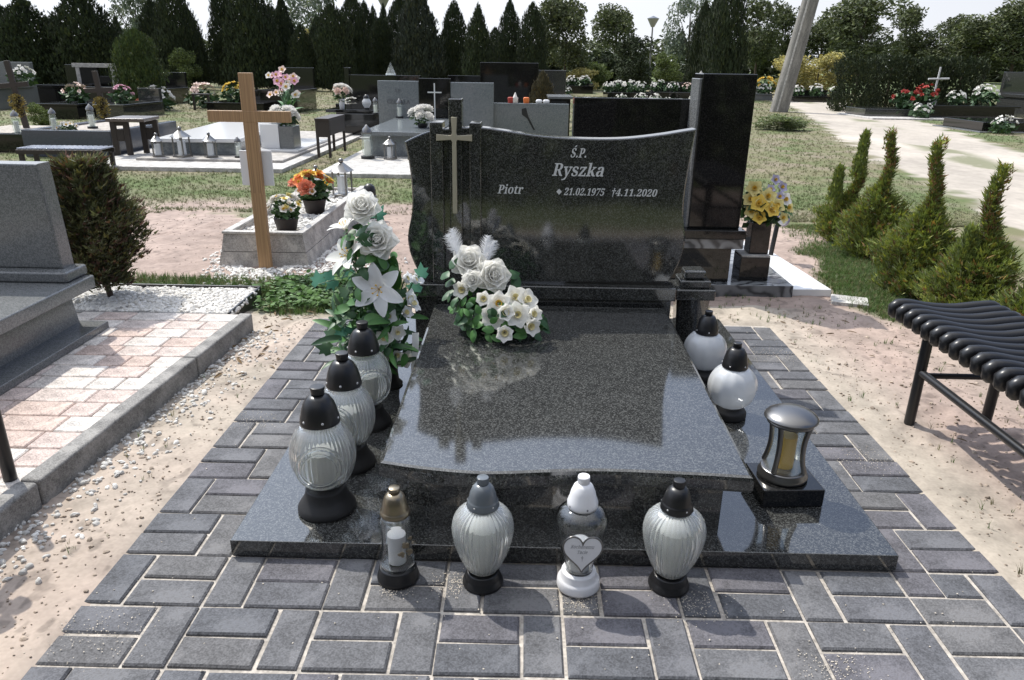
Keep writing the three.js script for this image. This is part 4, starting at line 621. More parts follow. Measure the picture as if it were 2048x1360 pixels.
{
  const t = thing('granite_tomb', 'grey granite tomb at the left edge beside the pink paving', 'tomb', [0, 0.069, 0]);
  part('base_slab', bxx(-2.95, -2.08, 0, 0.035, -0.6, -2.0, 0.004), M.greyGranite, t);
  { const pr = outline([[-2.205, 0.035], [-2.225, 0.20], [-2.90, 0.20], [-2.90, 0.035]].reverse(), 1.36, 0.004).translate(0, 0, -1.98); part('chest', muv(pr), M.greyGranite, t); }
  part('cover_slab', bxx(-2.92, -2.105, 0.2005, 0.262, -0.62, -2.0, 0.008), M.greyGranite, t);
  part('headstone_plinth', bxx(-2.90, -2.135, 0.2625, 0.312, -1.84, -2.01, 0.012), M.greyGranite, t);
  part('headstone', muv(outline([[-2.86, 0.3125], [-2.185, 0.3125], [-2.205, 0.775], [-2.86, 0.775]], 0.095, 0.008).translate(0, 0, -2.0)), M.greyGranite, t);
}

// ---------------------------------------------------------------- benches
function slatBench(label, p, turn, nSlats, len, railEnd = len) {
  const b = thing('slatted_bench', label, 'bench', p, turn, 'black slatted benches'), sp = 0.0625;
  for (let i = 0; i < nSlats; i++) { const z = -i * sp; part('slat', tube([[0.005, 0.388, -z], [-0.012, 0.402, -z], [-0.004, 0.424, -z], [0.03, 0.428, -z], [0.11, 0.416, -z], [0.21, 0.412, -z], [0.31, 0.424, -z], [0.365, 0.426, -z], [0.392, 0.408, -z], [0.386, 0.39, -z]], 0.0225, 26, 8), M.blackPlastic, b); }
  for (const x of [0.045, 0.335]) { part('seat_rail', bxx(x - 0.018, x + 0.018, 0.375, 0.396, -0.02, railEnd, 0.004), M.blackMatt, b); }
  for (const z of [0.17, len - 0.12]) { for (const x of [0.05, 0.34]) part('leg', rod([x, -0.03, z], [x, 0.376, z], 0.019, 12), M.blackPlastic, b); part('crossbar', rod([0.05, 0.20, z], [0.34, 0.20, z], 0.012), M.blackPlastic, b); }
  for (const x of [0.05, 0.34]) part('rail', rod([x, 0.215, 0.17], [x, 0.215, len - 0.12], 0.0145, 10), M.blackPlastic, b);
  return b;
}
slatBench('black slatted bench with wavy seat at the right picture edge', [1.338, -0.003, -1.47], 0, 22, 1.33);
slatBench('black bench whose one leg stands by the kerb at left', [-1.61, 0.069, 0.56], Math.PI, 17, 1.33, 1.09);

// ---------------------------------------------------------------- wooden cross and concrete grave frame behind it
{
  const c = thing('wooden_cross', 'plain wooden grave cross before the concrete frame', 'cross', [-1.79, -0.03, -3.36], 0.02);
  part('post', box(0.080, 1.235, 0.042, 0, 0, 0, 0.004), M.wood, c);
  part('crossbar', box(0.50, 0.066, 0.036, 0, 0.952, 0.005, 0.004), M.wood, c);
  part('plaque', box(0.20, 0.215, 0.012, 0.0, 0.565, -0.0285, 0.003), M.white, c);
  const f = thing('gravel_grave', 'pale concrete grave surround filled with white gravel', 'grave');
  const F = (x0, x1, z0, z1, y0, y1, i0, i1) => { // four sloping boards
    const q = [[x0, z0, x1, z0], [x1, z0, x1, z1], [x1, z1, x0, z1], [x0, z1, x0, z0]];
    for (let k = 0; k < 4; k++) { const v = (ins, y) => { const a = [[x0 + ins, z0 - ins], [x1 - ins, z0 - ins], [x1 - ins, z1 + ins], [x0 + ins, z1 + ins]]; return [a[k], a[(k + 1) % 4]].map(([x, z]) => [x, y, z]); };
      const [a, b] = v(i0, y0), [d, e] = v(i1, y1), [g, h] = v(i1 + 0.045, y1), [m, n] = v(i0 + 0.045, y0), P = [], quad = (p, q2, r, s) => P.push(...p, ...q2, ...r, ...p, ...r, ...s);
      quad(a, b, e, d); quad(d, e, h, g); quad(g, h, n, m); quad(m, n, b, a); quad(a, d, g, m); quad(b, n, h, e);
      const G = new THREE.BufferGeometry(); G.setAttribute('position', new THREE.Float32BufferAttribute(P, 3)); G.computeVertexNormals(); part('board', muv(G), M.frameConc, f); } };
  F(-2.13, -1.52, -3.42, -5.50, -0.03, 0.088, 0, 0.022); F(-2.13, -1.52, -3.42, -5.50, 0.092, 0.205, 0.024, 0.044);
  part('gravel_bed', bxx(-2.03, -1.62, -0.03, 0.160, -3.52, -5.40, 0.002), M.joint, f);
  part('rim', merge([bxx(-2.095, -1.555, 0.2055, 0.222, -3.455, -3.507, 0.004), bxx(-2.095, -2.043, 0.2055, 0.222, -3.509, -5.46, 0.004), bxx(-1.607, -1.555, 0.2055, 0.222, -3.509, -5.46, 0.004)]), M.paleConc, f);
}
// potted bunches: basket, leaves, blossoms
function bunch(name, label, p, r, h, spec, o = {}) {
  const t = thing(name, label, 'flowers', p, R(0, 6), o.group);
  if (o.pot) part('pot', lathe([[0.0005, 0], [o.pot * 0.72, 0], [o.pot * 0.85, o.ph * 0.5], [o.pot, o.ph], [o.pot * 0.92, o.ph + 0.004], [o.pot * 0.7, o.ph * 0.9], [0.0005, o.ph * 0.88]], 18), o.potMat ?? M.darkWood, t);
  const y0 = (o.ph ?? 0), c = [0, y0 + h * 0.3, 0];
  part('foliage', leafCrown([[0, y0 + h * 0.32, 0, r * 0.85, h * 0.36, r * 0.85]], o.leaves ?? 260, r * 0.42, Math.floor(R(1, 9999)), { yellow: 0.3 }), o.leafMat ?? M.leafV, t);
  for (const [mat, n, kind, s] of spec) for (let i = 0; i < n; i++) { const a = R(0, 6.28), e = Math.acos(R(-0.1, 1)), q = [Math.sin(a) * Math.sin(e) * r, y0 + h * 0.42 + Math.cos(e) * h * 0.5, Math.cos(a) * Math.sin(e) * r], d = outward(c, q); if (kind === 'rose') { const f = rose(t, q, [d[0], d[1] + 0.1, d[2] + 0.05], s, mat); f.name = 'rose'; } else blossom(t, q, [d[0], d[1] + 0.05, d[2] + 0.04], s, mat, i % 2, 5, M.stamen); }
  return t;
}
M.leafV = phy(0.038, 0.085, 0.026, 0.6, { vertexColors: true });
rnd = mulberry(820);
bunch('potted_flowers', 'white and yellow flowers in a wicker pot behind the wooden cross', [-1.745, 0.166, -3.72], 0.10, 0.16, [[petalCol.white, 16, 'b', 1.1], [petalCol.paleYellow, 6, 'b', 1.0]], { pot: 0.085, ph: 0.10 });
bunch('potted_flowers', 'orange and yellow flowers in a dark pot on the gravel', [-1.72, 0.166, -4.35], 0.14, 0.20, [[petalCol.yellow, 6, 'b', 1.7], [petalCol.coral, 3, 'rose', 1.3], [petalCol.orange, 7, 'b', 1.5], [petalCol.white, 3, 'b', 1.3]], { pot: 0.09, ph: 0.12 });

// ---------------------------------------------------------------- the tomb behind on the right: tall black column and broad slab
{
  const t = thing('black_tomb', 'tall black granite column tomb with broad slab behind the main tomb', 'tomb');
  part('base_slab', bxx(0.30, 1.50, -0.02, 0.065, -2.955, -4.30, 0.004), M.marble, t);
  part('lower_slab', muv(outline([[1.5015, 2.99], [1.745, 3.0], [1.665, 4.3], [1.5015, 4.3]], 0.055, 0.003).rotateX(-Math.PI / 2).translate(0, -0.02, 0)), M.whiteGranite, t);
  part('chest', bxx(0.40, 1.125, 0.0655, 0.270, -3.02, -3.9, 0.004), M.blackGranite, t);
  part('band', bxx(0.38, 1.185, 0.2705, 0.330, -3.0, -3.45, 0.004), M.marble, t);
  part('plinth', bxx(0.37, 1.19, 0.3305, 0.382, -2.99, -3.46, 0.005), M.blackGranite, t);
  part('light_strip', bxx(0.846, 0.8615, 0.3825, 1.215, -3.06, -3.265, 0.003), M.greyGranite, t);
  part('column', bxx(0.862, 1.162, 0.3825, 1.242, -3.05, -3.27, 0.005), M.blackGranite, t);
  part('slab', bxx(0.172, 0.859, 0.3825, 1.098, -3.28, -3.40, 0.005), M.blackGranite, t);
  part('slab_foot', bxx(0.172, 0.37, -0.02, 0.382, -3.27, -3.45, 0.004), M.blackGranite, t);
  const b = thing('stone_block', 'black stone block under the yellow flower vase', 'stone block', [1.285, 0.0655, -3.13], 0); part('block', box(0.175, 0.145, 0.16, 0, 0, 0, 0.004), M.blackGranite, b); part('lit_top', box(0.172, 0.010, 0.157, 0, 0.1452, 0, 0.002), M.paleConc, b);  // pale sheet paints the sunlit top of the black block
  const v = thing('stone_vase', 'square black vase of yellow flowers behind the column tomb', 'vase', [1.31, 0.222, -3.15]); part('body', box(0.115, 0.19, 0.115, 0, 0, 0, 0.004), M.blackGranite, v);
  rnd = mulberry(66);
  const B = thing('flower_bunch', 'yellow and lilac flowers standing in the square black vase', 'flowers', [1.315, 0.395, -3.15]);
  part('foliage', leafCrown([[0, 0.09, 0, 0.12, 0.10, 0.10]], 260, 0.06, 71, { yellow: 0.3 }), M.leafV, B);
  for (const [x, y, z, m, s] of [[-0.07, 0.21, 0.03, 'paleYellow', 1.7], [-0.05, 0.13, 0.08, 'yellow', 1.8], [0.0, 0.17, 0.06, 'paleYellow', 1.7], [0.05, 0.12, 0.08, 'paleYellow', 1.7], [0.02, 0.10, 0.10, 'yellow', 1.6], [-0.04, 0.05, 0.09, 'yellow', 1.4], [0.11, 0.15, 0.03, 'white', 1.5], [0.14, 0.10, 0.02, 'paleYellow', 1.3], [-0.09, 0.15, 0.05, 'paleYellow', 1.6], [0.05, 0.26, 0, 'lilac', 1.1], [0.09, 0.22, 0.01, 'lilac', 1.2], [0.02, 0.21, 0.03, 'lilac', 1.0], [-0.08, 0.08, 0.06, 'paleYellow', 1.4], [0.07, 0.17, 0.05, 'lilac', 1.1], [0.10, 0.05, 0.07, 'paleYellow', 1.2]]) { blossom(B, [x, y, z], [x * 4, 0.4, 0.8], s, petalCol[m], 0, 5, M.stamen); part('stem', tube([[x * 0.2, -0.02, z * 0.2], [x * 0.7, y * 0.5, z * 0.6], [x, y, z]], 0.0022, 6, 4), M.leafD, B); }
  const g = thing('garden_light', 'short black garden light with round pale head beside the slab', 'garden light', [1.645, -0.02, -3.86]); part('post', rod([0, 0, 0], [0.02, 0.27, 0], 0.016, 10), M.blackMatt, g); part('head', new THREE.SphereGeometry(0.046, 16, 12).translate(0.055, 0.305, 0), phy(0.42, 0.36, 0.55, 0.3), g); part('face', new THREE.SphereGeometry(0.036, 14, 10).scale(1, 1, 0.5).translate(0.042, 0.308, 0.034), M.white, g); part('panel', box(0.11, 0.012, 0.09, 0, 0, 0, 0.003), M.blackPlastic, g, [-0.01, 0.40, 0], [0.5, 0, -0.4]); part('panel_arm', rod([0.018, 0.26, 0], [-0.01, 0.402, 0], 0.006), M.blackMatt, g);
  const s = thing('paving_slab', 'small pale paving slab lying at the end of the white kerb', 'paving slab', [1.80, -0.012, -2.86], -0.35); part('slab', box(0.20, 0.03, 0.16, 0, 0, 0, 0.004), M.paleConc, s);
}

// ---------------------------------------------------------------- background graves
function blockThing(name, label, cat, list, group) { const t = thing(name, label, cat, [0, 0, 0], 0, group); for (const [pn, x0, x1, y0, y1, z0, z1, m] of list) part(pn, bxx(x0, x1, y0, y1, z0, z1, 0.008), m, t); return t; }
const BG = M.blackGranite, BL = M.blueGranite, GG = M.greyGranite, f0 = farY;
// small lanterns: one of each kind, then copies
function farLantern(label, p, kind, s = 1, group = 'small lanterns on the background graves') {
  const t = thing('small_lantern', label, 'lantern', p, R(0, 6), group); t.scale.setScalar(s);
  if (kind === 'tall') { part('base', cyl(0.075, 0.03, 0), M.blackMatt, t); part('glass', lathe([[0.045, 0.03], [0.06, 0.08], [0.056, 0.20], [0.044, 0.265]], 16), M.glassThin, t); part('candle', cyl(0.036, 0.17, 0.0305), M.wax, t); part('lid', lathe([[0.056, 0.27], [0.058, 0.285], [0.045, 0.32], [0.02, 0.345], [0.012, 0.36], [0.0005, 0.365]], 16), kindLid, t); }
  else if (kind === 'house') { part('base', box(0.15, 0.025, 0.15, 0, 0, 0, 0.004), M.darkMetal, t); for (const x of [-1, 1]) for (const z of [-1, 1]) part('post', box(0.014, 0.19, 0.014, x * 0.06, 0.025, z * 0.06, 0.003), M.darkMetal, t); part('glass', new THREE.CylinderGeometry(0.045, 0.045, 0.15, 14).translate(0, 0.102, 0), M.pearl, t); part('roof', new THREE.CylinderGeometry(0.02, 0.115, 0.075, 4).rotateY(Math.PI / 4).translate(0, 0.2535, 0), M.darkMetal, t); part('finial', new THREE.SphereGeometry(0.022, 10, 8).translate(0, 0.305, 0), M.darkMetal, t); }
  else { part('base', cyl(0.05, 0.03, 0), M.blackMatt, t); part('glass', lathe([[0.04, 0.03], [0.075, 0.09], [0.078, 0.13], [0.045, 0.18]], 16), M.pearl, t); part('lid', lathe([[0.05, 0.18], [0.045, 0.21], [0.02, 0.24], [0.0005, 0.245]], 16), M.blackPlastic, t); }
  return t;
}
let kindLid = M.darkMetal;
rnd = mulberry(901);
blockThing('concrete_platform', 'pale concrete platform round the white slab tomb', 'platform', [['slab', -5.75, -3.12, f0 - 0.02, 0.022, -7.95, -13.2, M.paleConc], ['step', -5.25, -3.3, 0.0225, 0.055, -8.55, -13.0, M.frameConc]]);
{ const t = blockThing('granite_tomb', 'low tomb with bright white cover slab behind the wooden cross', 'tomb', [['base', -0.50, 0.50, 0.0, 0.17, 0, -2.9, BL], ['cover_slab', -0.56, 0.56, 0.1705, 0.225, 0.06, -3.0, M.whiteGranite]]); t.position.set(-4.56, 0.055, -8.98); t.rotation.y = 0.10; }
{ const t = blockThing('granite_tomb', 'white rounded stone with grey side next to the white slab tomb', 'tomb', [['base', -3.98, -3.36, 0.0552, 0.09, -9.45, -11.2, M.whiteGranite], ['block', -3.93, -3.66, 0.0905, 0.43, -9.6, -9.95, M.whiteGranite], ['side_block', -3.655, -3.45, 0.0905, 0.40, -9.6, -9.95, GG]]); }
kindLid = M.darkMetal;
farLantern('dark house-shaped lantern at left end before the white slab', [-5.02, 0.055, -8.72], 'house', 0.95); farLantern('glass lantern with white candle and dark roof before the white slab', [-4.70, 0.055, -8.74], 'house', 1.2); farLantern('dark house-shaped lantern near the wooden cross before the white slab', [-4.32, 0.055, -8.74], 'house', 1.0); farLantern('pale lantern right of the wooden cross before the white slab', [-3.95, 0.055, -8.76], 'tall', 0.75);
bunch('flower_bunch', 'dense bunch of white roses on the white rounded stone', [-3.62, 0.432, -9.76], 0.19, 0.24, [[petalCol.white, 11, 'rose', 1.6]], { leaves: 120 });
{ rnd = mulberry(912); const B = thing('flower_arrangement', 'tall pink and white flowers on long stems behind the wooden cross', 'flowers', [-4.0, f0 + 0.08, -11.3]); part('vase', lathe([[0.0005, 0], [0.09, 0], [0.07, 0.05], [0.10, 0.42], [0.08, 0.43], [0.0005, 0.38]], 16), BG, B); for (let i = 0; i < 26; i++) { const a = R(0, 6.28), r = 0.24 * Math.sqrt(rnd()), x = -0.06 + Math.sin(a) * r, y = 0.95 + R(-0.16, 0.17) - r * 0.5, z = Math.cos(a) * r; blossom(B, [x, y, z], [x, 0.5, 0.8], R(1.8, 2.6), i % 3 === 0 ? petalCol.white : i % 3 === 1 ? petalCol.pink : petalCol.peach, 0, 5, M.stamen); if (i % 2) part('stem', tube([[0, 0.38, 0], [x * 0.5, 0.65, z * 0.5], [x, y, z]], 0.008, 8, 4), M.leafD, B); } for (let i = 0; i < 14; i++) leaf(B, [R(-0.08, 0.08), R(0.4, 0.6), R(-0.05, 0.05)], [R(-0.6, 0.6), 1, R(0, 0.5)], R(2, 3.4), gLeaf[2], M.leafG); }
blockThing('concrete_platform', 'bright concrete platform before the grey double headstone', 'platform', [['slab', -2.62, -0.9, f0 - 0.02, 0.02, -7.68, -13.1, M.paleConc]]);
{ const t = blockThing('granite_tomb', 'blue-grey double headstone tomb with dark cross column', 'tomb', [['chest', -2.33, -1.40, 0.0205, 0.31, -9.5, -12.2, BL], ['cover_slab', -2.42, -1.33, 0.3105, 0.37, -9.38, -12.3, BL], ['headstone', -2.74, -2.01, 0.0205, 0.985, -12.42, -12.58, BL], ['column', -2.005, -1.452, 0.0205, 1.035, -12.40, -12.60, BG], ['headstone', -1.447, -0.68, 0.0205, 0.975, -12.42, -12.58, BL]]);
  part('cross', merge([bxx(-1.738, -1.716, 0.30, 0.955, -12.398, -12.38, 0.002), bxx(-1.85, -1.604, 0.79, 0.812, -12.3985, -12.381, 0.002)]), M.letter, t);
  for (const [w, sz, x0, y, x1] of [['Ś.P.', 0.045, -2.43, 0.80, -2.32], ['CZEKAŁA', 0.07, -2.58, 0.60, -2.17]]) part('lettering', words(w, sz, x0, y, x1, 0.003, 0).translate(0, 0, -12.419), M.ink, t); }
farLantern('tall lantern with grey lid at corner of the double headstone tomb', [-2.30, 0.021, -9.18], 'tall', 1.25); farLantern('middle lantern before the double headstone tomb', [-1.98, 0.021, -9.15], 'house', 0.95); farLantern('lantern nearest the main headstone before the double tomb', [-1.68, 0.021, -9.15], 'tall', 0.8); farLantern('slim white vase-shaped lantern against the inscribed grey headstone', [-2.33, 0.3705, -12.2], 'tall', 0.9);
bunch('flower_bunch', 'white roses with green leaf on cover of the double tomb', [-1.66, 0.3705, -10.2], 0.17, 0.26, [[petalCol.white, 7, 'rose', 1.7]], { pot: 0.09, ph: 0.06, leaves: 90, potMat: M.blackMatt });
{ const t = blockThing('granite_tomb', 'shiny blue-grey low headstone behind the main headstone', 'tomb', [['headstone', -0.69, 0.665, f0, 0.635, -12.5, -12.66, M.blueGranite], ['side_slab', 0.34, 0.72, f0, 0.70, -13.0, -13.9, BG], ['side_cap', 0.30, 0.76, 0.7005, 0.745, -12.95, -14.0, GG]]); part('relief', outline([[0.02, 0.10], [0.05, 0.10], [-0.08, 0.34], [-0.12, 0.48], [-0.20, 0.46], [-0.19, 0.36], [-0.10, 0.30]], 0.006, 0.001).translate(0.02, 0.08, -12.499), M.blackMatt, t); }
for (const [x, c] of [[-0.38, 'red'], [-0.10, 'orange'], [-0.30, 'white']]) { const t = thing('candle', c === 'white' ? 'white lantern between red candles on the blue-grey headstone' : c === 'red' ? 'red candle at left on the blue-grey headstone' : 'orange candle at right on the blue-grey headstone', 'candle', [x, 0.635, -12.58]); part('cup', lathe([[0.0005, 0], [0.05, 0], [0.055, 0.09], [0.04, 0.10], [0.0005, c === 'white' ? 0.19 : 0.10]], 12), petalCol[c], t); }
for (const x of [0.13, 0.26]) { const t = thing('white_roll', x < 0.2 ? 'left of two white rolls on the blue-grey headstone' : 'right of two white rolls on the blue-grey headstone', 'roll', [x, 0.635, -12.58]); part('roll', new THREE.CapsuleGeometry(0.034, 0.05, 4, 10).rotateZ(Math.PI / 2).translate(0, 0.034, 0), M.white, t); }
blockThing('granite_tomb', 'big dark headstone behind the blue-grey one', 'tomb', [['headstone', -1.25, 0.19, f0, 1.33, -18, -18.25, BG], ['side_stone', 0.195, 0.88, f0, 1.17, -18.02, -18.25, M.granite]]);
{ const t = blockThing('granite_tomb', 'black tomb with flat top left of the double headstone', 'tomb', [['chest', -3.45, -2.79, f0, 0.395, -12.7, -15, BG], ['cover_slab', -3.85, -2.9, 0.3955, 0.45, -13.0, -15.2, BG], ['foot', -3.95, -2.6, f0 - 0.01, 0.005, -12.4, -15.4, M.paleConc]]); }
bunch('flower_bunch', 'white and peach flowers in a pale vase on the black tomb', [-3.58, 0.4505, -13.2], 0.17, 0.26, [[petalCol.white, 8, 'rose', 1.5], [petalCol.peach, 5, 'rose', 1.5]], { pot: 0.06, ph: 0.18, potMat: M.white, leaves: 120 });
farLantern('dark lantern with white knob on the black tomb', [-3.10, 0.4505, -13.15], 'ball', 1.1); farLantern('white angel-like lantern beside the grey headstone', [-2.86, 0.3955, -12.75], 'tall', 0.8);
{ const t = blockThing('granite_tomb', 'wide dark headstone with faint inscription among the far cypresses', 'tomb', [['headstone', -4.5, -2.75, f0, 0.995, -18, -18.2, BG], ['pillar', -4.62, -4.505, f0, 1.16, -17.98, -18.22, BG], ['chest', -4.4, -2.9, f0, 0.4, -16, -17.9, BG]]); const w = thing('glass_pyramid', 'small glass pyramid lantern on top of the wide dark headstone', 'lantern', [-3.48, 0.996, -18.1]); part('pane', new THREE.ConeGeometry(0.17, 0.32, 4).rotateY(0.78).translate(0, 0.16, 0), M.glassThin, w); part('base', box(0.22, 0.03, 0.22, 0, 0, 0, 0.004), M.white, w); }
blockThing('granite_planter', 'dark blue-grey planter grave behind the slatted bench', 'grave', [['front_wall', -7.11, -5.86, f0, 0.335, -9.15, -9.28, M.slate], ['side_wall', -7.11, -7.0, f0, 0.335, -9.285, -11.2, M.slate], ['side_wall', -5.97, -5.86, f0, 0.335, -9.285, -11.2, M.slate], ['filling', -6.995, -5.975, f0, 0.305, -9.285, -11.1, M.joint]]);
blockThing('granite_planter', 'dark planter grave at the left picture edge', 'grave', [['front_wall', -8.9, -7.36, f0, 0.235, -9.6, -9.75, BG], ['filling', -8.85, -7.45, f0, 0.20, -9.755, -11.5, M.joint], ['side_wall', -7.445, -7.36, f0, 0.235, -9.755, -11.6, BG]]);
kindLid = M.darkMetal;
farLantern('pale pointed lantern at left on the dark blue planter grave', [-6.78, 0.3055, -9.4], 'tall', 0.85); farLantern('tall white lantern with grey lid on the dark blue planter grave', [-6.52, 0.3055, -9.9], 'tall', 0.95); farLantern('white lantern on the planter at left picture edge', [-7.66, 0.2005, -9.9], 'tall', 0.95);
bunch('flower_bunch', 'green and white wreath lying on the planter grave', [-6.62, 0.3055, -9.45], 0.12, 0.10, [[petalCol.white, 7, 'b', 1.5]], { leaves: 160 });
const row = (name, label, list, group) => list.forEach(([x0, x1, h, z, m], i) => { blockThing(name, label[i] ?? label[0], 'tomb', [['chest', x0, x1, f0, h * 0.42, z, z - 1.9, m], ['headstone', x0 + 0.05, x1 - 0.05, f0, h, z - 1.95, z - 2.1, m], ['cover_slab', x0 - 0.04, x1 + 0.04, h * 0.425, h * 0.5, z + 0.05, z - 1.9, m]], group); });
row('granite_tomb', ['black tomb behind the small round thuja at left', 'dark tomb with pale cover beyond the second leaning cross', 'grey headstone at the left picture edge', 'dark headstone left of the stone arch', 'dark tomb under the far conifers at left', 'black tomb behind the far bench', 'black tomb with slanted grey cap behind the pink flowers', 'dark tomb far behind the double headstone'],
  [[-11.2, -10.3, 0.62, -16, BG], [-10.0, -9.35, 0.6, -16.2, M.granite], [-15.6, -14.0, 1.16, -18.5, GG], [-14.6, -13.5, 1.1, -21, BG], [-12.2, -11.2, 0.9, -22, BG], [-8.5, -7.0, 0.5, -18.8, BG], [-7.3, -6.3, 1.12, -19.5, BG], [-2.6, -1.3, 0.95, -21, BG]]);
{ const a = thing('stone_arch', 'pale stone arch frame standing before the left conifers', 'grave arch', [-13.6, f0, -23]); part('post', box(0.12, 1.05, 0.16, -0.55, 0, 0), M.paleConc, a); part('post', box(0.12, 1.05, 0.16, 0.55, 0, 0), M.paleConc, a); part('beam', box(1.4, 0.12, 0.18, 0, 1.0505, 0), M.paleConc, a); part('panel', box(0.97, 0.8, 0.08, 0, 0, -0.02), BG, a); }
function leanCross(label, p, h, lean) { const t = thing('leaning_cross', label, 'cross', p, 0.1, 'leaning wooden crosses'); t.rotation.z = lean; part('post', box(0.085, h, 0.05, 0, -0.04, 0), M.darkWood, t); part('crossbar', box(0.46, 0.075, 0.04, 0, h * 0.66, 0.006), M.darkWood, t); part('wreath', leafCrown([[0, h * 0.46, 0.06, 0.12, 0.17, 0.05]], 300, 0.05, 17), leafMat(0.19, 0.15, 0.04, 0.1), t); }
leanCross('dark leaning wooden cross with faded wreath at the left edge', [-8.22, f0, -11], 1.3, 0.09); leanCross('dark leaning wooden cross with faded wreath behind the planter grave', [-7.45, f0, -12], 1.15, 0.06);
{ // benches behind
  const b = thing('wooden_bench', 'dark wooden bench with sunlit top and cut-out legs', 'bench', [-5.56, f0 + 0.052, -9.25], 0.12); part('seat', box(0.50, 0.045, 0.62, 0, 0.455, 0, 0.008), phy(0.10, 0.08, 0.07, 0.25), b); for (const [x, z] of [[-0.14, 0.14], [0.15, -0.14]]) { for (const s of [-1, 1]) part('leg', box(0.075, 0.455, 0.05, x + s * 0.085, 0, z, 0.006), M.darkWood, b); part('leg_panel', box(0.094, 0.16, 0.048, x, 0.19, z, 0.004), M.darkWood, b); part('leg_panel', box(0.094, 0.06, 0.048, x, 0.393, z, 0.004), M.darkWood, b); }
  const c = thing('wooden_bench', 'small dark backless bench seen end-on by the pale platform', 'bench', [-2.90, f0 + 0.052, -9.6], 0.0); part('seat', box(0.20, 0.03, 0.95, 0, 0.50, 0), M.darkWood, c); part('apron', box(0.19, 0.22, 0.03, 0, 0.28, 0.44), M.darkWood, c); part('apron', box(0.03, 0.2, 0.84, 0.085, 0.30, 0), M.darkWood, c); for (const x of [-0.08, 0.08]) for (const z of [-0.44, 0.44]) part('leg', box(0.035, 0.5, 0.035, x, 0, z), M.darkWood, c);
  const s = thing('slatted_bench', 'low slatted bench with shining slats behind the grey tomb', 'bench', [-5.72, f0, -7.85], 0.06); for (let i = 0; i < 16; i++) part('slat', box(0.045, 0.02, 0.34, -0.47 + i * 0.0625, 0.27, 0, 0.006), phy(0.30, 0.32, 0.38, 0.12), s); part('side_rail', box(1.0, 0.05, 0.03, 0, 0.218, 0.17), M.darkWood, s); part('side_rail', box(1.0, 0.05, 0.03, 0, 0.218, -0.17), M.darkWood, s); for (const x of [-0.46, 0.46]) for (const z of [-0.15, 0.15]) part('leg', box(0.05, 0.22, 0.045, x, 0, z), M.darkWood, s);
  const d = thing('wooden_bench', 'tiny far bench on thin legs beside the pale flowers', 'bench', [-9.13, f0, -20], 0.1); part('seat', box(0.48, 0.04, 0.2, 0, 0.40, 0), M.darkWood, d); for (const x of [-0.2, 0.2]) part('leg', box(0.04, 0.4, 0.12, x, 0, 0), M.darkWood, d);
}
// right side: graves beyond the track
{ const t = blockThing('granite_tomb', 'long low black grave with red flowers beyond the track', 'tomb', [['plate', 9.75, 14.6, f0, 0.015, -20.6, -23.2, M.paleConc], ['chest', 11.6, 14.2, 0.0155, 0.30, -21.4, -23, BG], ['cover_slab', 11.5, 14.3, 0.3005, 0.36, -21.3, -23.1, BG], ['low_frame', 9.9, 11.5, 0.0155, 0.22, -21.5, -22.9, M.granite]]); void t; }
{ const c = thing('grave_cross', 'slim light grey metal cross on the long black grave', 'cross', [12.32, 0.3605, -22.5]); part('post', rod([0, 0, 0], [0.05, 1.05, 0], 0.028), M.paintSilver, c); part('crossbar', rod([-0.26, 0.70, 0.02], [0.36, 0.72, 0.02], 0.028), M.paintSilver, c); part('foot', box(0.2, 0.12, 0.14, 0, 0, 0), M.paintSilver, c); }
blockThing('granite_tomb', 'low dark grave edge at the right picture edge beyond the track', 'tomb', [['chest', 10.45, 13.5, f0, 0.20, -16.5, -18.2, BG], ['plate', 10.3, 13.6, f0 - 0.01, 0.0, -16.3, -18.4, GG]]);
row('granite_tomb', ['low black grave with white flowers beside the pole', 'dark grave left of the leaning pole', 'dark headstone far at the right edge', 'far dark grave among white flowers, left of the hedge ball', 'far dark grave under the hedge ball', 'far dark grave right of the hedge ball', 'far dark grave between yellow shrubs'],
  [[11.4, 13.6, 0.42, -32, BG], [9.2, 10.8, 0.5, -33, GG], [15.2, 17.4, 1.3, -22, M.granite], [2.0, 3.3, 0.7, -38, BG], [3.2, 5.1, 0.62, -30, BG], [5.2, 6.9, 0.7, -30, BG], [2.9, 3.6, 0.8, -42, GG]]);
{ const o = thing('stone_obelisk', 'small pale pointed obelisk beside the black slab', 'obelisk', [7.55, f0, -33]); part('shaft', new THREE.CylinderGeometry(0.12, 0.19, 1.05, 4).rotateY(0.78).translate(0, 0.525, 0), M.paleConc, o); part('tip', new THREE.ConeGeometry(0.125, 0.16, 4).rotateY(0.78).translate(0, 1.1305, 0), M.paleConc, o); }
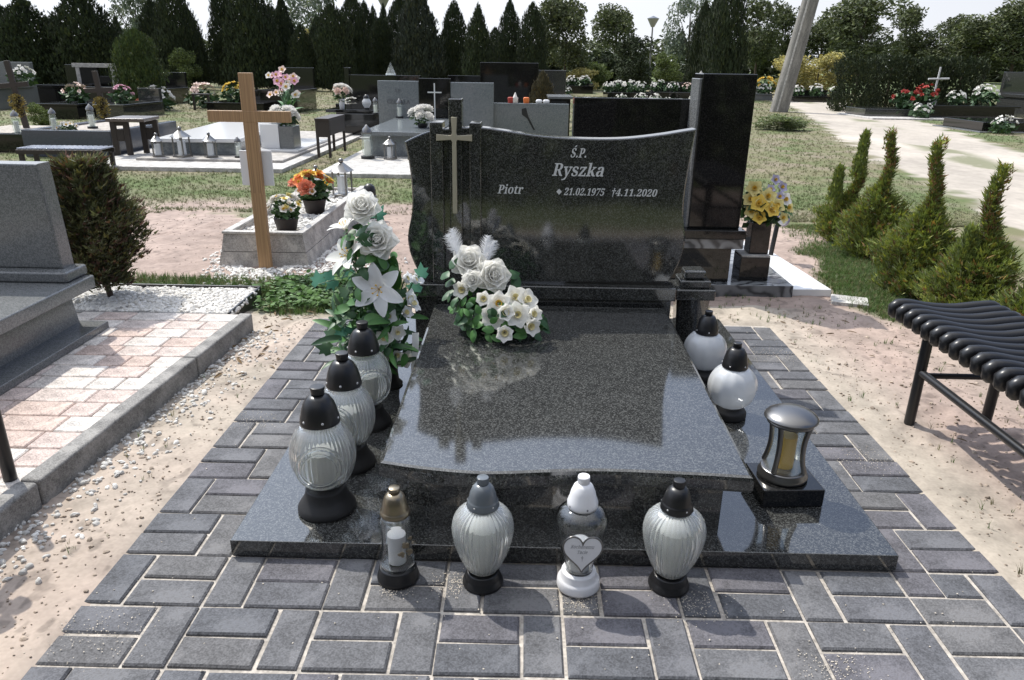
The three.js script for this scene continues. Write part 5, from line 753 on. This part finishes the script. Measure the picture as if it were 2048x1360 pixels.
// bunches of flowers on the far graves
rnd = mulberry(955); kindLid = M.darkMetal;
farLantern('dark house-shaped lantern with white candle at back of the gravel grave', [-1.70, 0.172, -5.18], 'house', 1.0); farLantern('small dark-roofed lantern behind the yellow flowers', [-1.93, 0.172, -5.2], 'house', 0.8);
{ const t = thing('metal_urn_lantern', 'grey capsule-shaped lantern with black dome by the gravel grave', 'lantern', [-1.46, farY + 0.012, -5.15]); part('body', lathe([[0.0005, 0], [0.06, 0], [0.062, 0.20], [0.055, 0.21], [0.0005, 0.21]], 20), M.darkMetal, t); part('dome', lathe([[0.056, 0.2105], [0.056, 0.25], [0.045, 0.285], [0.02, 0.305], [0.0005, 0.308]], 20), M.blackPlastic, t); }
const FL = [['flower_bunch', 'white and yellow flowers on the grey left-edge tomb', -13.7, 0.58, -19.5, 'white', 0.3], ['flower_bunch', 'pink and yellow flowers on the black tomb at left', -10.62, 0.31, -16.6, 'peach', 0.26], ['flower_bunch', 'pink and white flowers by the pale-covered tomb', -9.65, 0.30, -16.8, 'pink', 0.24], ['flower_bunch', 'white flowers in a tall group right of the green thuja', -10.1, f0, -19.5, 'white', 0.38], ['flower_bunch', 'broad pale pink flower cushion behind the far bench', -9.5, f0, -21, 'peach', 0.42], ['flower_bunch', 'yellow and white flowers above the wooden cross', -7.9, 0.25, -19.3, 'yellow', 0.3], ['flower_bunch', 'white flower heads beside the wide dark headstone', -4.38, f0, -17.5, 'white', 0.3], ['flower_bunch', 'yellow flowers peeping over the dark cross column', -2.42, f0, -17.2, 'paleYellow', 0.32],
  ['flower_bunch', 'orange-red flowers at foot of the green thuja', -10.3, f0, -19.0, 'coral', 0.2], ['flower_bunch', 'red flowers at left on the long black grave', 11.3, 0.2205, -22.0, 'red', 0.38], ['flower_bunch', 'red flowers under the metal cross on the long black grave', 11.85, 0.3605, -22.0, 'red', 0.34], ['flower_bunch', 'white flowers right of the metal cross', 12.75, 0.3605, -22, 'white', 0.24], ['flower_bunch', 'white and green flowers at right end of the long black grave', 13.7, 0.3605, -22.2, 'white', 0.34], ['flower_bunch', 'white flowers in front of the low right-edge grave', 10.75, f0, -16.2, 'white', 0.24], ['flower_bunch', 'white flowers before the long black grave', 11.35, 0.0155, -21.1, 'white', 0.26], ['flower_bunch', 'green topped flowers on the far right dark headstone', 15.9, 0.65, -22.3, 'white', 0.4]];
const NTH = ['first', 'second', 'third', 'fourth', 'fifth', 'sixth', 'seventh', 'eighth', 'ninth', 'tenth', 'eleventh', 'twelfth', 'thirteenth', 'fourteenth', 'fifteenth', 'sixteenth', 'seventeenth', 'eighteenth', 'nineteenth', 'twentieth', 'twenty-first', 'twenty-second', 'twenty-third', 'twenty-fourth', 'twenty-fifth', 'twenty-sixth', 'twenty-seventh', 'twenty-eighth', 'twenty-ninth', 'thirtieth'];

function farBunch(name, label, x, y, z, col, r, group) { // blossoms of a bunch too far away to part are one mesh
  const t = thing(name, label, 'flowers', [x, y, z], R(0, 6), group), n = Math.floor(R(16, 26)), gs = [], seed = Math.floor(R(1, 9999));
  for (let i = 0; i < n; i++) { const a = R(0, 6.28), e = Math.acos(R(0, 1)), q = [Math.sin(a) * Math.sin(e) * r, r * 0.75 + Math.cos(e) * r * 0.85, Math.cos(a) * Math.sin(e) * r]; for (let k = 0; k < 5; k++) gs.push(aim(gSmall[k % 2].clone().rotateY(k * 1.257), [q[0], q[1] - r * 0.4, q[2]]).scale(1, 1, 1).applyMatrix4(new THREE.Matrix4().makeScale(r * 7.2, r * 7.2, r * 7.2)).translate(...q)); }
  part('blossoms', merge(gs), petalCol[col], t); part('foliage', leafCrown([[0, r * 0.6, 0, r * 0.95, r * 0.6, r * 0.95]], 140, r * 0.5, seed), M.leafV, t); return t;
}
rnd = mulberry(1200); for (const [n, l, x, y, z, c, r] of FL) farBunch(n, l, x, y, z, c, r);
for (const [i, [x, y, z, c, r]] of [[2.3, 0.33, -39, 'white', 0.30], [2.85, 0.33, -38.6, 'white', 0.32], [3.35, 0.30, -31, 'white', 0.24], [3.75, 0.30, -31.2, 'white', 0.27], [4.15, 0.30, -30.6, 'white', 0.29], [4.65, 0.30, -31, 'white', 0.26], [3.5, f0, -28, 'white', 0.22], [4.2, f0, -27.6, 'white', 0.24], [4.9, f0, -28.5, 'white', 0.22], [5.4, 0.33, -31, 'white', 0.29], [6.0, 0.33, -31, 'white', 0.24], [6.6, 0.33, -31, 'peach', 0.22], [1.6, f0, -40, 'white', 0.36], [5.0, f0, -26.5, 'white', 0.18], [1.9, f0, -36, 'white', 0.22], [6.3, f0, -28, 'white', 0.22]].sort((a, b) => a[0] / (1.26 - a[2]) - b[0] / (1.26 - b[2])).entries())
  farBunch('flower_bunch', `white flower bunch, ${NTH[i]} from left among far graves above the black slab`, x, y, z, c, r, 'white flowers on the far graves in the middle');
for (const [i, [x, y, z, c, r]] of [[12.4, 0.21, -32.3, 'white', 0.30], [11.6, 0.21, -32.3, 'white', 0.26], [13.2, 0.21, -32.3, 'white', 0.24], [10.5, 0.25, -33.3, 'white', 0.26], [9.9, 0.25, -33.3, 'white', 0.23], [10.9, f0, -32, 'white', 0.22]].sort((a, b) => a[0] / (1.26 - a[2]) - b[0] / (1.26 - b[2])).entries())
  farBunch('flower_bunch', `white flower bunch, ${NTH[i]} from left on far graves beside the leaning pole`, x, y, z, c, r, 'white flowers beside the pole');
{ const c = farBunch('flower_bunch', 'yellow flower mound on the grave beside the tall column', 10.75, 0.25, -34, 'yellow', 0.42); void c; }
// utility pole and lamps
{ const p = thing('utility_pole', 'leaning grey concrete utility pole beside the sandy track', 'pole', [8.15, f0 - 0.05, -23.9]); p.rotation.z = -0.155; part('pole', new THREE.CylinderGeometry(0.20, 0.30, 8.5, 8).scale(1, 1, 0.8).translate(0, 4.25, 0), M.poleConc, p); part('rib', box(0.05, 8.3, 0.02, -0.12, 0.05, 0.2), M.paleConc, p); }
function lamp(label, x, z, h) { const t = thing('street_lamp', label, 'street lamp', [x, f0 - 0.03, z], 0, 'lamps above the trees'); part('post', new THREE.CylinderGeometry(0.05, 0.09, h, 8).translate(0, h / 2, 0), M.darkMetal, t); part('shade', new THREE.CylinderGeometry(0.42, 0.12, 0.55, 12).translate(0, h + 0.275, 0), std(0.35, 0.33, 0.3, 0.5), t); part('cap', new THREE.ConeGeometry(0.44, 0.18, 12).translate(0, h + 0.6405, 0), M.darkMetal, t); }
lamp('street lamp with funnel head above the hedge ball', 8.75, -55, 4.0); lamp('faint street lamp between the left cypresses', -10.2, -55, 5.0);

// ---------------------------------------------------------------- trees
const colAt = (w, tip = 0.55) => (s) => ({ c: [0, 0], r: w * (s < 0.12 ? 0.8 + 0.2 * s / 0.12 : 1 - 0.95 * Math.pow(Math.max(0, (s - 0.12) / 0.88), 1 / (1 - tip))) });
const proto = {};
const conGeo = [1, 2, 3, 4].map(i => sprays(1, 9500, 0.05, colAt(0.5, [0.66, 0.78, 0.55, 0.82][i - 1]), 400 + i, { rmax: 0.5, deep: 0.35, up: 1.15, lumps: 9, wd: 0.38, yellow: 0.2, rag: 0.42 }));
// the sprays are made for a tree one unit high and one unit wide, then stretched
const trunkGeo = new THREE.CylinderGeometry(0.02, 0.06, 0.5, 7).translate(0, 0.25, 0);
const blobSets = [0, 1, 2, 3].map(k => { const q = mulberry(50 + k), b = []; for (let i = 0; i < 16; i++) { const a = q() * 6.28, y = 0.28 + 0.6 * q(), r = 0.34 * Math.sin(Math.PI * clamp((y - 0.12) / 0.92, 0.1, 0.95)) * Math.sqrt(q()) * 1.05; b.push([Math.sin(a) * r, y, Math.cos(a) * r, 0.13 + 0.08 * q(), 0.10 + 0.06 * q(), 0.13 + 0.08 * q()]); } return b; });
const broadGeo = blobSets.map((b, k) => leafCrown(b, 8000, 0.038, 700 + k, { yellow: 0.3 }));
const birchGeo = blobSets.map((b, k) => leafCrown(b, 3800, 0.036, 800 + k, { yellow: 0.2, droop: 0.6 })).slice(0, 2);
const limbs = merge([rod([0, 0, 0], [0.01, 0.55, 0], 0.03, 7, 0.014), rod([0, 0.25, 0], [0.2, 0.62, 0.08], 0.013, 5, 0.005), rod([0, 0.3, 0], [-0.2, 0.66, 0.02], 0.013, 5, 0.005), rod([0, 0.4, 0], [0.05, 0.8, -0.15], 0.012, 5, 0.004), rod([0.01, 0.55, 0], [-0.04, 0.88, 0.06], 0.012, 5, 0.003)]);
let treeN = 0;
function tree(kind, x, z, h, w, label, group) {
  const k = treeN++, nm = { C: 'cypress_tree', A: 'conifer_tree', F: 'conifer_tree', R: 'round_tree', L: 'broadleaf_tree', B: 'round_bush', Y: 'golden_shrub', H: 'clipped_hedge', W: 'birch_tree' }[kind];
  const t = thing(nm, label, kind === 'B' || kind === 'Y' ? 'bush' : kind === 'H' ? 'hedge' : 'tree', [x, f0 - 0.04, z], k * 2.1, group);
  const mat = { C: M.conifer, A: M.conifer, F: M.coniferBlue, R: M.broad, L: M.broad, B: M.bush, Y: M.yellowBush, H: M.conifer, W: M.birch }[kind];
  const geo = 'CAF'.includes(kind) ? conGeo[kind === 'A' ? [0, 2, 3][k % 3] : k % 4] : kind === 'W' ? birchGeo[k % 2] : broadGeo[k % 4];
  const tr = part('trunk', 'CAF'.includes(kind) ? trunkGeo : limbs, M.bark, t); tr.scale.set(w * (kind === 'L' || kind === 'W' ? 1 : 0.6), h, w * (kind === 'L' || kind === 'W' ? 1 : 0.6));
  const wide = 'CAF'.includes(kind) ? 1.22 : 1.3, tall = 'CAF'.includes(kind) ? 0.97 : 'BYH'.includes(kind) ? 1.15 : 1.02;
  const c = part('crown', geo, mat, t, [0, 'BYH'.includes(kind) ? -h * 0.14 : h * 0.02, 0]); c.scale.set(w * wide, h * tall, w * wide); return t;
}
const TREES = [['A', -23.87, -36, 3.70, 2.81], ['A', -24.88, -40, 3.19, 1.31], ['A', -21.08, -36, 4.09, 2.68], ['A', -23.53, -42, 3.22, 0.9], ['C', -23.67, -44, 3.43, 0.6], ['A', -18.69, -38, 3.84, 1.6], ['A', -16.75, -36, 4.36, 1.6], ['B', -16.26, -35, 1.78, 1.5], ['C', -15.18, -38, 4.62, 1.2], ['A', -13.14, -36, 4.57, 2.2], ['C', -13.42, -40, 3.82, 1.3], ['C', -12.2, -38, 4.1, 1.2], ['C', -14.01, -44, 2.98, 1.1], ['C', -10.79, -36, 2.77, 1.2], ['Y', -12.89, -46, 3.02, 1.8], ['C', -9.26, -36, 3.61, 1.55], ['C', -8.73, -38, 4.42, 1.35], ['C', -9.34, -44, 4.29, 1.05], ['C', -8.85, -44, 4.04, 0.95], ['C', -8.63, -46, 4.28, 0.8], ['C', -6.97, -42, 4.48, 1.7], ['F', -5.54, -38, 4.62, 2.1], ['C', -5.71, -46, 2.84, 1.3], ['C', -3.88, -40, 4.08, 1.2], ['C', -2.40, -36, 3.66, 1.35], ['C', -1.92, -44, 3.09, 0.9], ['C', -1.00, -40, 4.17, 1.2], ['C', 0.17, -38, 3.91, 1.25], ['R', 2.13, -44, 4.90, 3.2], ['C', -17.8, -40, 3.6, 1.5], ['C', -19.9, -42, 3.3, 1.4], ['A', -26.5, -38, 3.6, 2.4], ['C', -11.6, -42, 3.4, 1.3], ['C', -7.7, -40, 3.3, 1.3], ['C', -4.7, -44, 3.2, 1.2], ['C', 1.1, -46, 3.0, 1.3], ['C', 9.03, -40, 4.21, 1.25], ['C', 9.21, -38, 4.56, 1.1], ['C', 8.80, -34, 4.43, 1.5], ['C', 10.2, -42, 3.6, 1.2]];
const seen = {};
TREES.sort((a, b) => a[1] / (1.26 - a[2]) - b[1] / (1.26 - b[2]));
for (const [k, x, z, h, w] of TREES) {
  const n = NTH[seen[k] = (seen[k] ?? -1) + 1];
  const one = k === 'C' ? [`slender dark cypress, ${n} from left in the far tree row`, 'dark cypresses of the far tree row'] : k === 'A' ? [`broad dark conifer, ${n} from left in the far tree row`, 'broad dark conifers at left'] : k === 'F' ? ['feathery dark conifer above the dark cross column'] : k === 'R' ? ['round dark tree behind the black slab'] : k === 'B' ? ['small rounded bush before the left conifers'] : ['golden yellow shrub among the left cypresses'];
  tree(k, x, z, h * 1.07, w, one[0], one[1]);
}
tree('H', 5.50, -40, 2.93, 2.2, 'flat-topped clipped dark hedge ball under the street lamp'); tree('B', 7.99, -44, 2.22, 1.5, 'small rounded bush right of the clipped hedge ball'); tree('B', 3.9, -45, 1.9, 1.7, 'bright green bush behind the far white flowers'); tree('Y', 3.1, -43, 1.35, 1.8, 'yellow-green shrub behind the far white flowers'); tree('Y', 12.0, -34.5, 2.0, 2.3, 'pale golden shrub beside the leaning pole'); tree('Y', 13.4, -35, 2.15, 2.6, 'pale golden shrub left of the thuja hedge'); tree('B', 9.6, -37, 1.5, 1.5, 'green bush right of the tall black column');
// taller broad-leaved trees beyond the cemetery
for (const [k, x, z, h, w, l] of [['L', 10.5, -92, 8.2, 5.6, 'feathery grey-green tree behind the clipped hedge'], ['W', 22.6, -110, 11, 7.0, 'pale silvery birch behind the tall cypress'], ['W', -20.5, -75, 9.5, 6.5, 'pale thin birch seen between the left conifers'], ['W', -31, -85, 10, 7, 'pale birch above the left conifers'], ['W', -43, -85, 9.5, 7, 'pale birch at the left picture edge'],
  ['L', 29.5, -100, 9.4, 5.4, 'dark leafy tree right of the tall cypress'], ['L', 35.6, -107, 9.4, 6.0, 'leafy tree behind the leaning pole'], ['L', 39, -104, 8.6, 6.6, 'leafy tree right of the leaning pole'], ['L', 38.2, -90, 9.7, 8.2, 'big leafy tree with yellowish crown at right'], ['L', 53.3, -111, 9.5, 6.0, 'hazy leafy tree above the hedge'], ['L', 56.4, -107, 8.4, 7.6, 'hazy leafy tree right of the hedge'], ['L', 55.4, -96, 8.8, 8.4, 'big leafy tree at the right edge'], ['L', 57.8, -93, 9.4, 8, 'leafy tree cut by the right picture edge'], ['L', 46, -110, 7.6, 8, 'low leafy tree behind the hedge'], ['L', 33, -112, 7, 7, 'low leafy tree between pole and cypress'], ['L', 61, -104, 8.4, 9, 'farthest leafy tree at right']]) tree(k, x, z, h, w, l);
// dense low wood closing the view
{ const b = []; rnd = mulberry(77); for (let i = 0; i < 150; i++) { const x = R(-95, 110); b.push([x, R(0.8, 3.4), -118 + R(-4, 4), R(2.5, 4), R(1.4, 2.8), R(2, 3)]); } const m = part(numbered('far_wood'), leafCrown(b, 30000, 0.85, 5), M.broad, scene); tag(m, 'low dark wood closing the view behind the cemetery', 'wood', null, 'stuff'); }
{ const b = []; rnd = mulberry(78); for (let i = 0; i < 70; i++) { const x = R(-34, 11); b.push([x, R(0.3, 1.5), -49 + R(-1, 1), R(0.9, 1.5), R(0.6, 1.2), R(0.8, 1)]); } const m = part(numbered('far_wood'), leafCrown(b, 26000, 0.34, 6), M.conifer, scene); tag(m, 'dark undergrowth between the far cypress stems', 'undergrowth', null, 'stuff'); }
// added hedge out of view: darkens the headstone by its reflection and blocked sky
const addedHedgeGeo = [1, 2].map(i => sprays(1.9, 2600, 0.16, (s) => ({ c: [0, 0], r: 0.85 * (1 - 0.3 * ss(0.8, 1, s)) }), 950 + i, { rmax: 0.85, deep: 0.55, up: 1.1, lumps: 6, wd: 0.26 }));
for (let i = 0; i < 9; i++) { const t = thing('thuja_hedge', 'added unseen hedge across from the tomb, darkening its headstone', 'hedge', [-6 + i * 1.5, f0 - 0.03, 2.95 + 0.1 * (i % 2)], i * 1.3, 'added unseen hedge across from the tomb'); part('trunk', rod([0, 0, 0], [0, 1.5, 0], 0.06, 7, 0.02), M.bark, t); part('crown', addedHedgeGeo[i % 2], M.conifer, t); }
// nearer conifers
tree('C', -10.75, -20, 2.10, 1.05, 'green cone-shaped thuja standing alone on the lawn at left').children[1].material = leafMat(0.055, 0.085, 0.022, 0.12);
tree('C', 0.25, -15.5, 1.22, 0.5, 'small brownish thuja before the big dark headstone').children[1].material = leafMat(0.075, 0.065, 0.03, 0.12);
tree('B', -9.5, -13.4, 0.55, 0.42, 'small round brownish thuja behind the planter grave');
tree('B', 5.68, -16.3, 0.44, 1.05, 'low bush at the foot of the leaning pole');
for (const [x, z, h, w, l] of [[11.0, -25, 1.72, 1.5, 'leftmost of the thuja hedge blocks beyond the track'], [12.55, -26, 1.78, 1.6, 'second thuja hedge block, left of the metal cross'], [13.75, -26, 1.70, 1.6, 'third thuja hedge block, behind the metal cross'], [15.0, -26, 1.74, 1.5, 'rightmost of the thuja hedge blocks']]) {
  const t = thing('thuja_hedge', l, 'hedge', [x, f0 - 0.03, z], 0, 'thuja hedge beyond the track'); part('trunk', rod([0, 0, 0], [0, h * 0.8, 0], 0.06, 7, 0.02), M.bark, t);
  part('crown', sprays(h, 4200, 0.14, (s) => ({ c: [0, 0], r: w * 0.5 * (0.9 + 0.1 * Math.sin(s * 9) - 0.25 * ss(0.85, 1, s)) }), 900 + Math.round(x), { rmax: w * 0.5, deep: 0.6, up: 1.1, lumps: 6, wd: 0.22 }), M.conifer, t);
}
renderer.render(scene, camera);
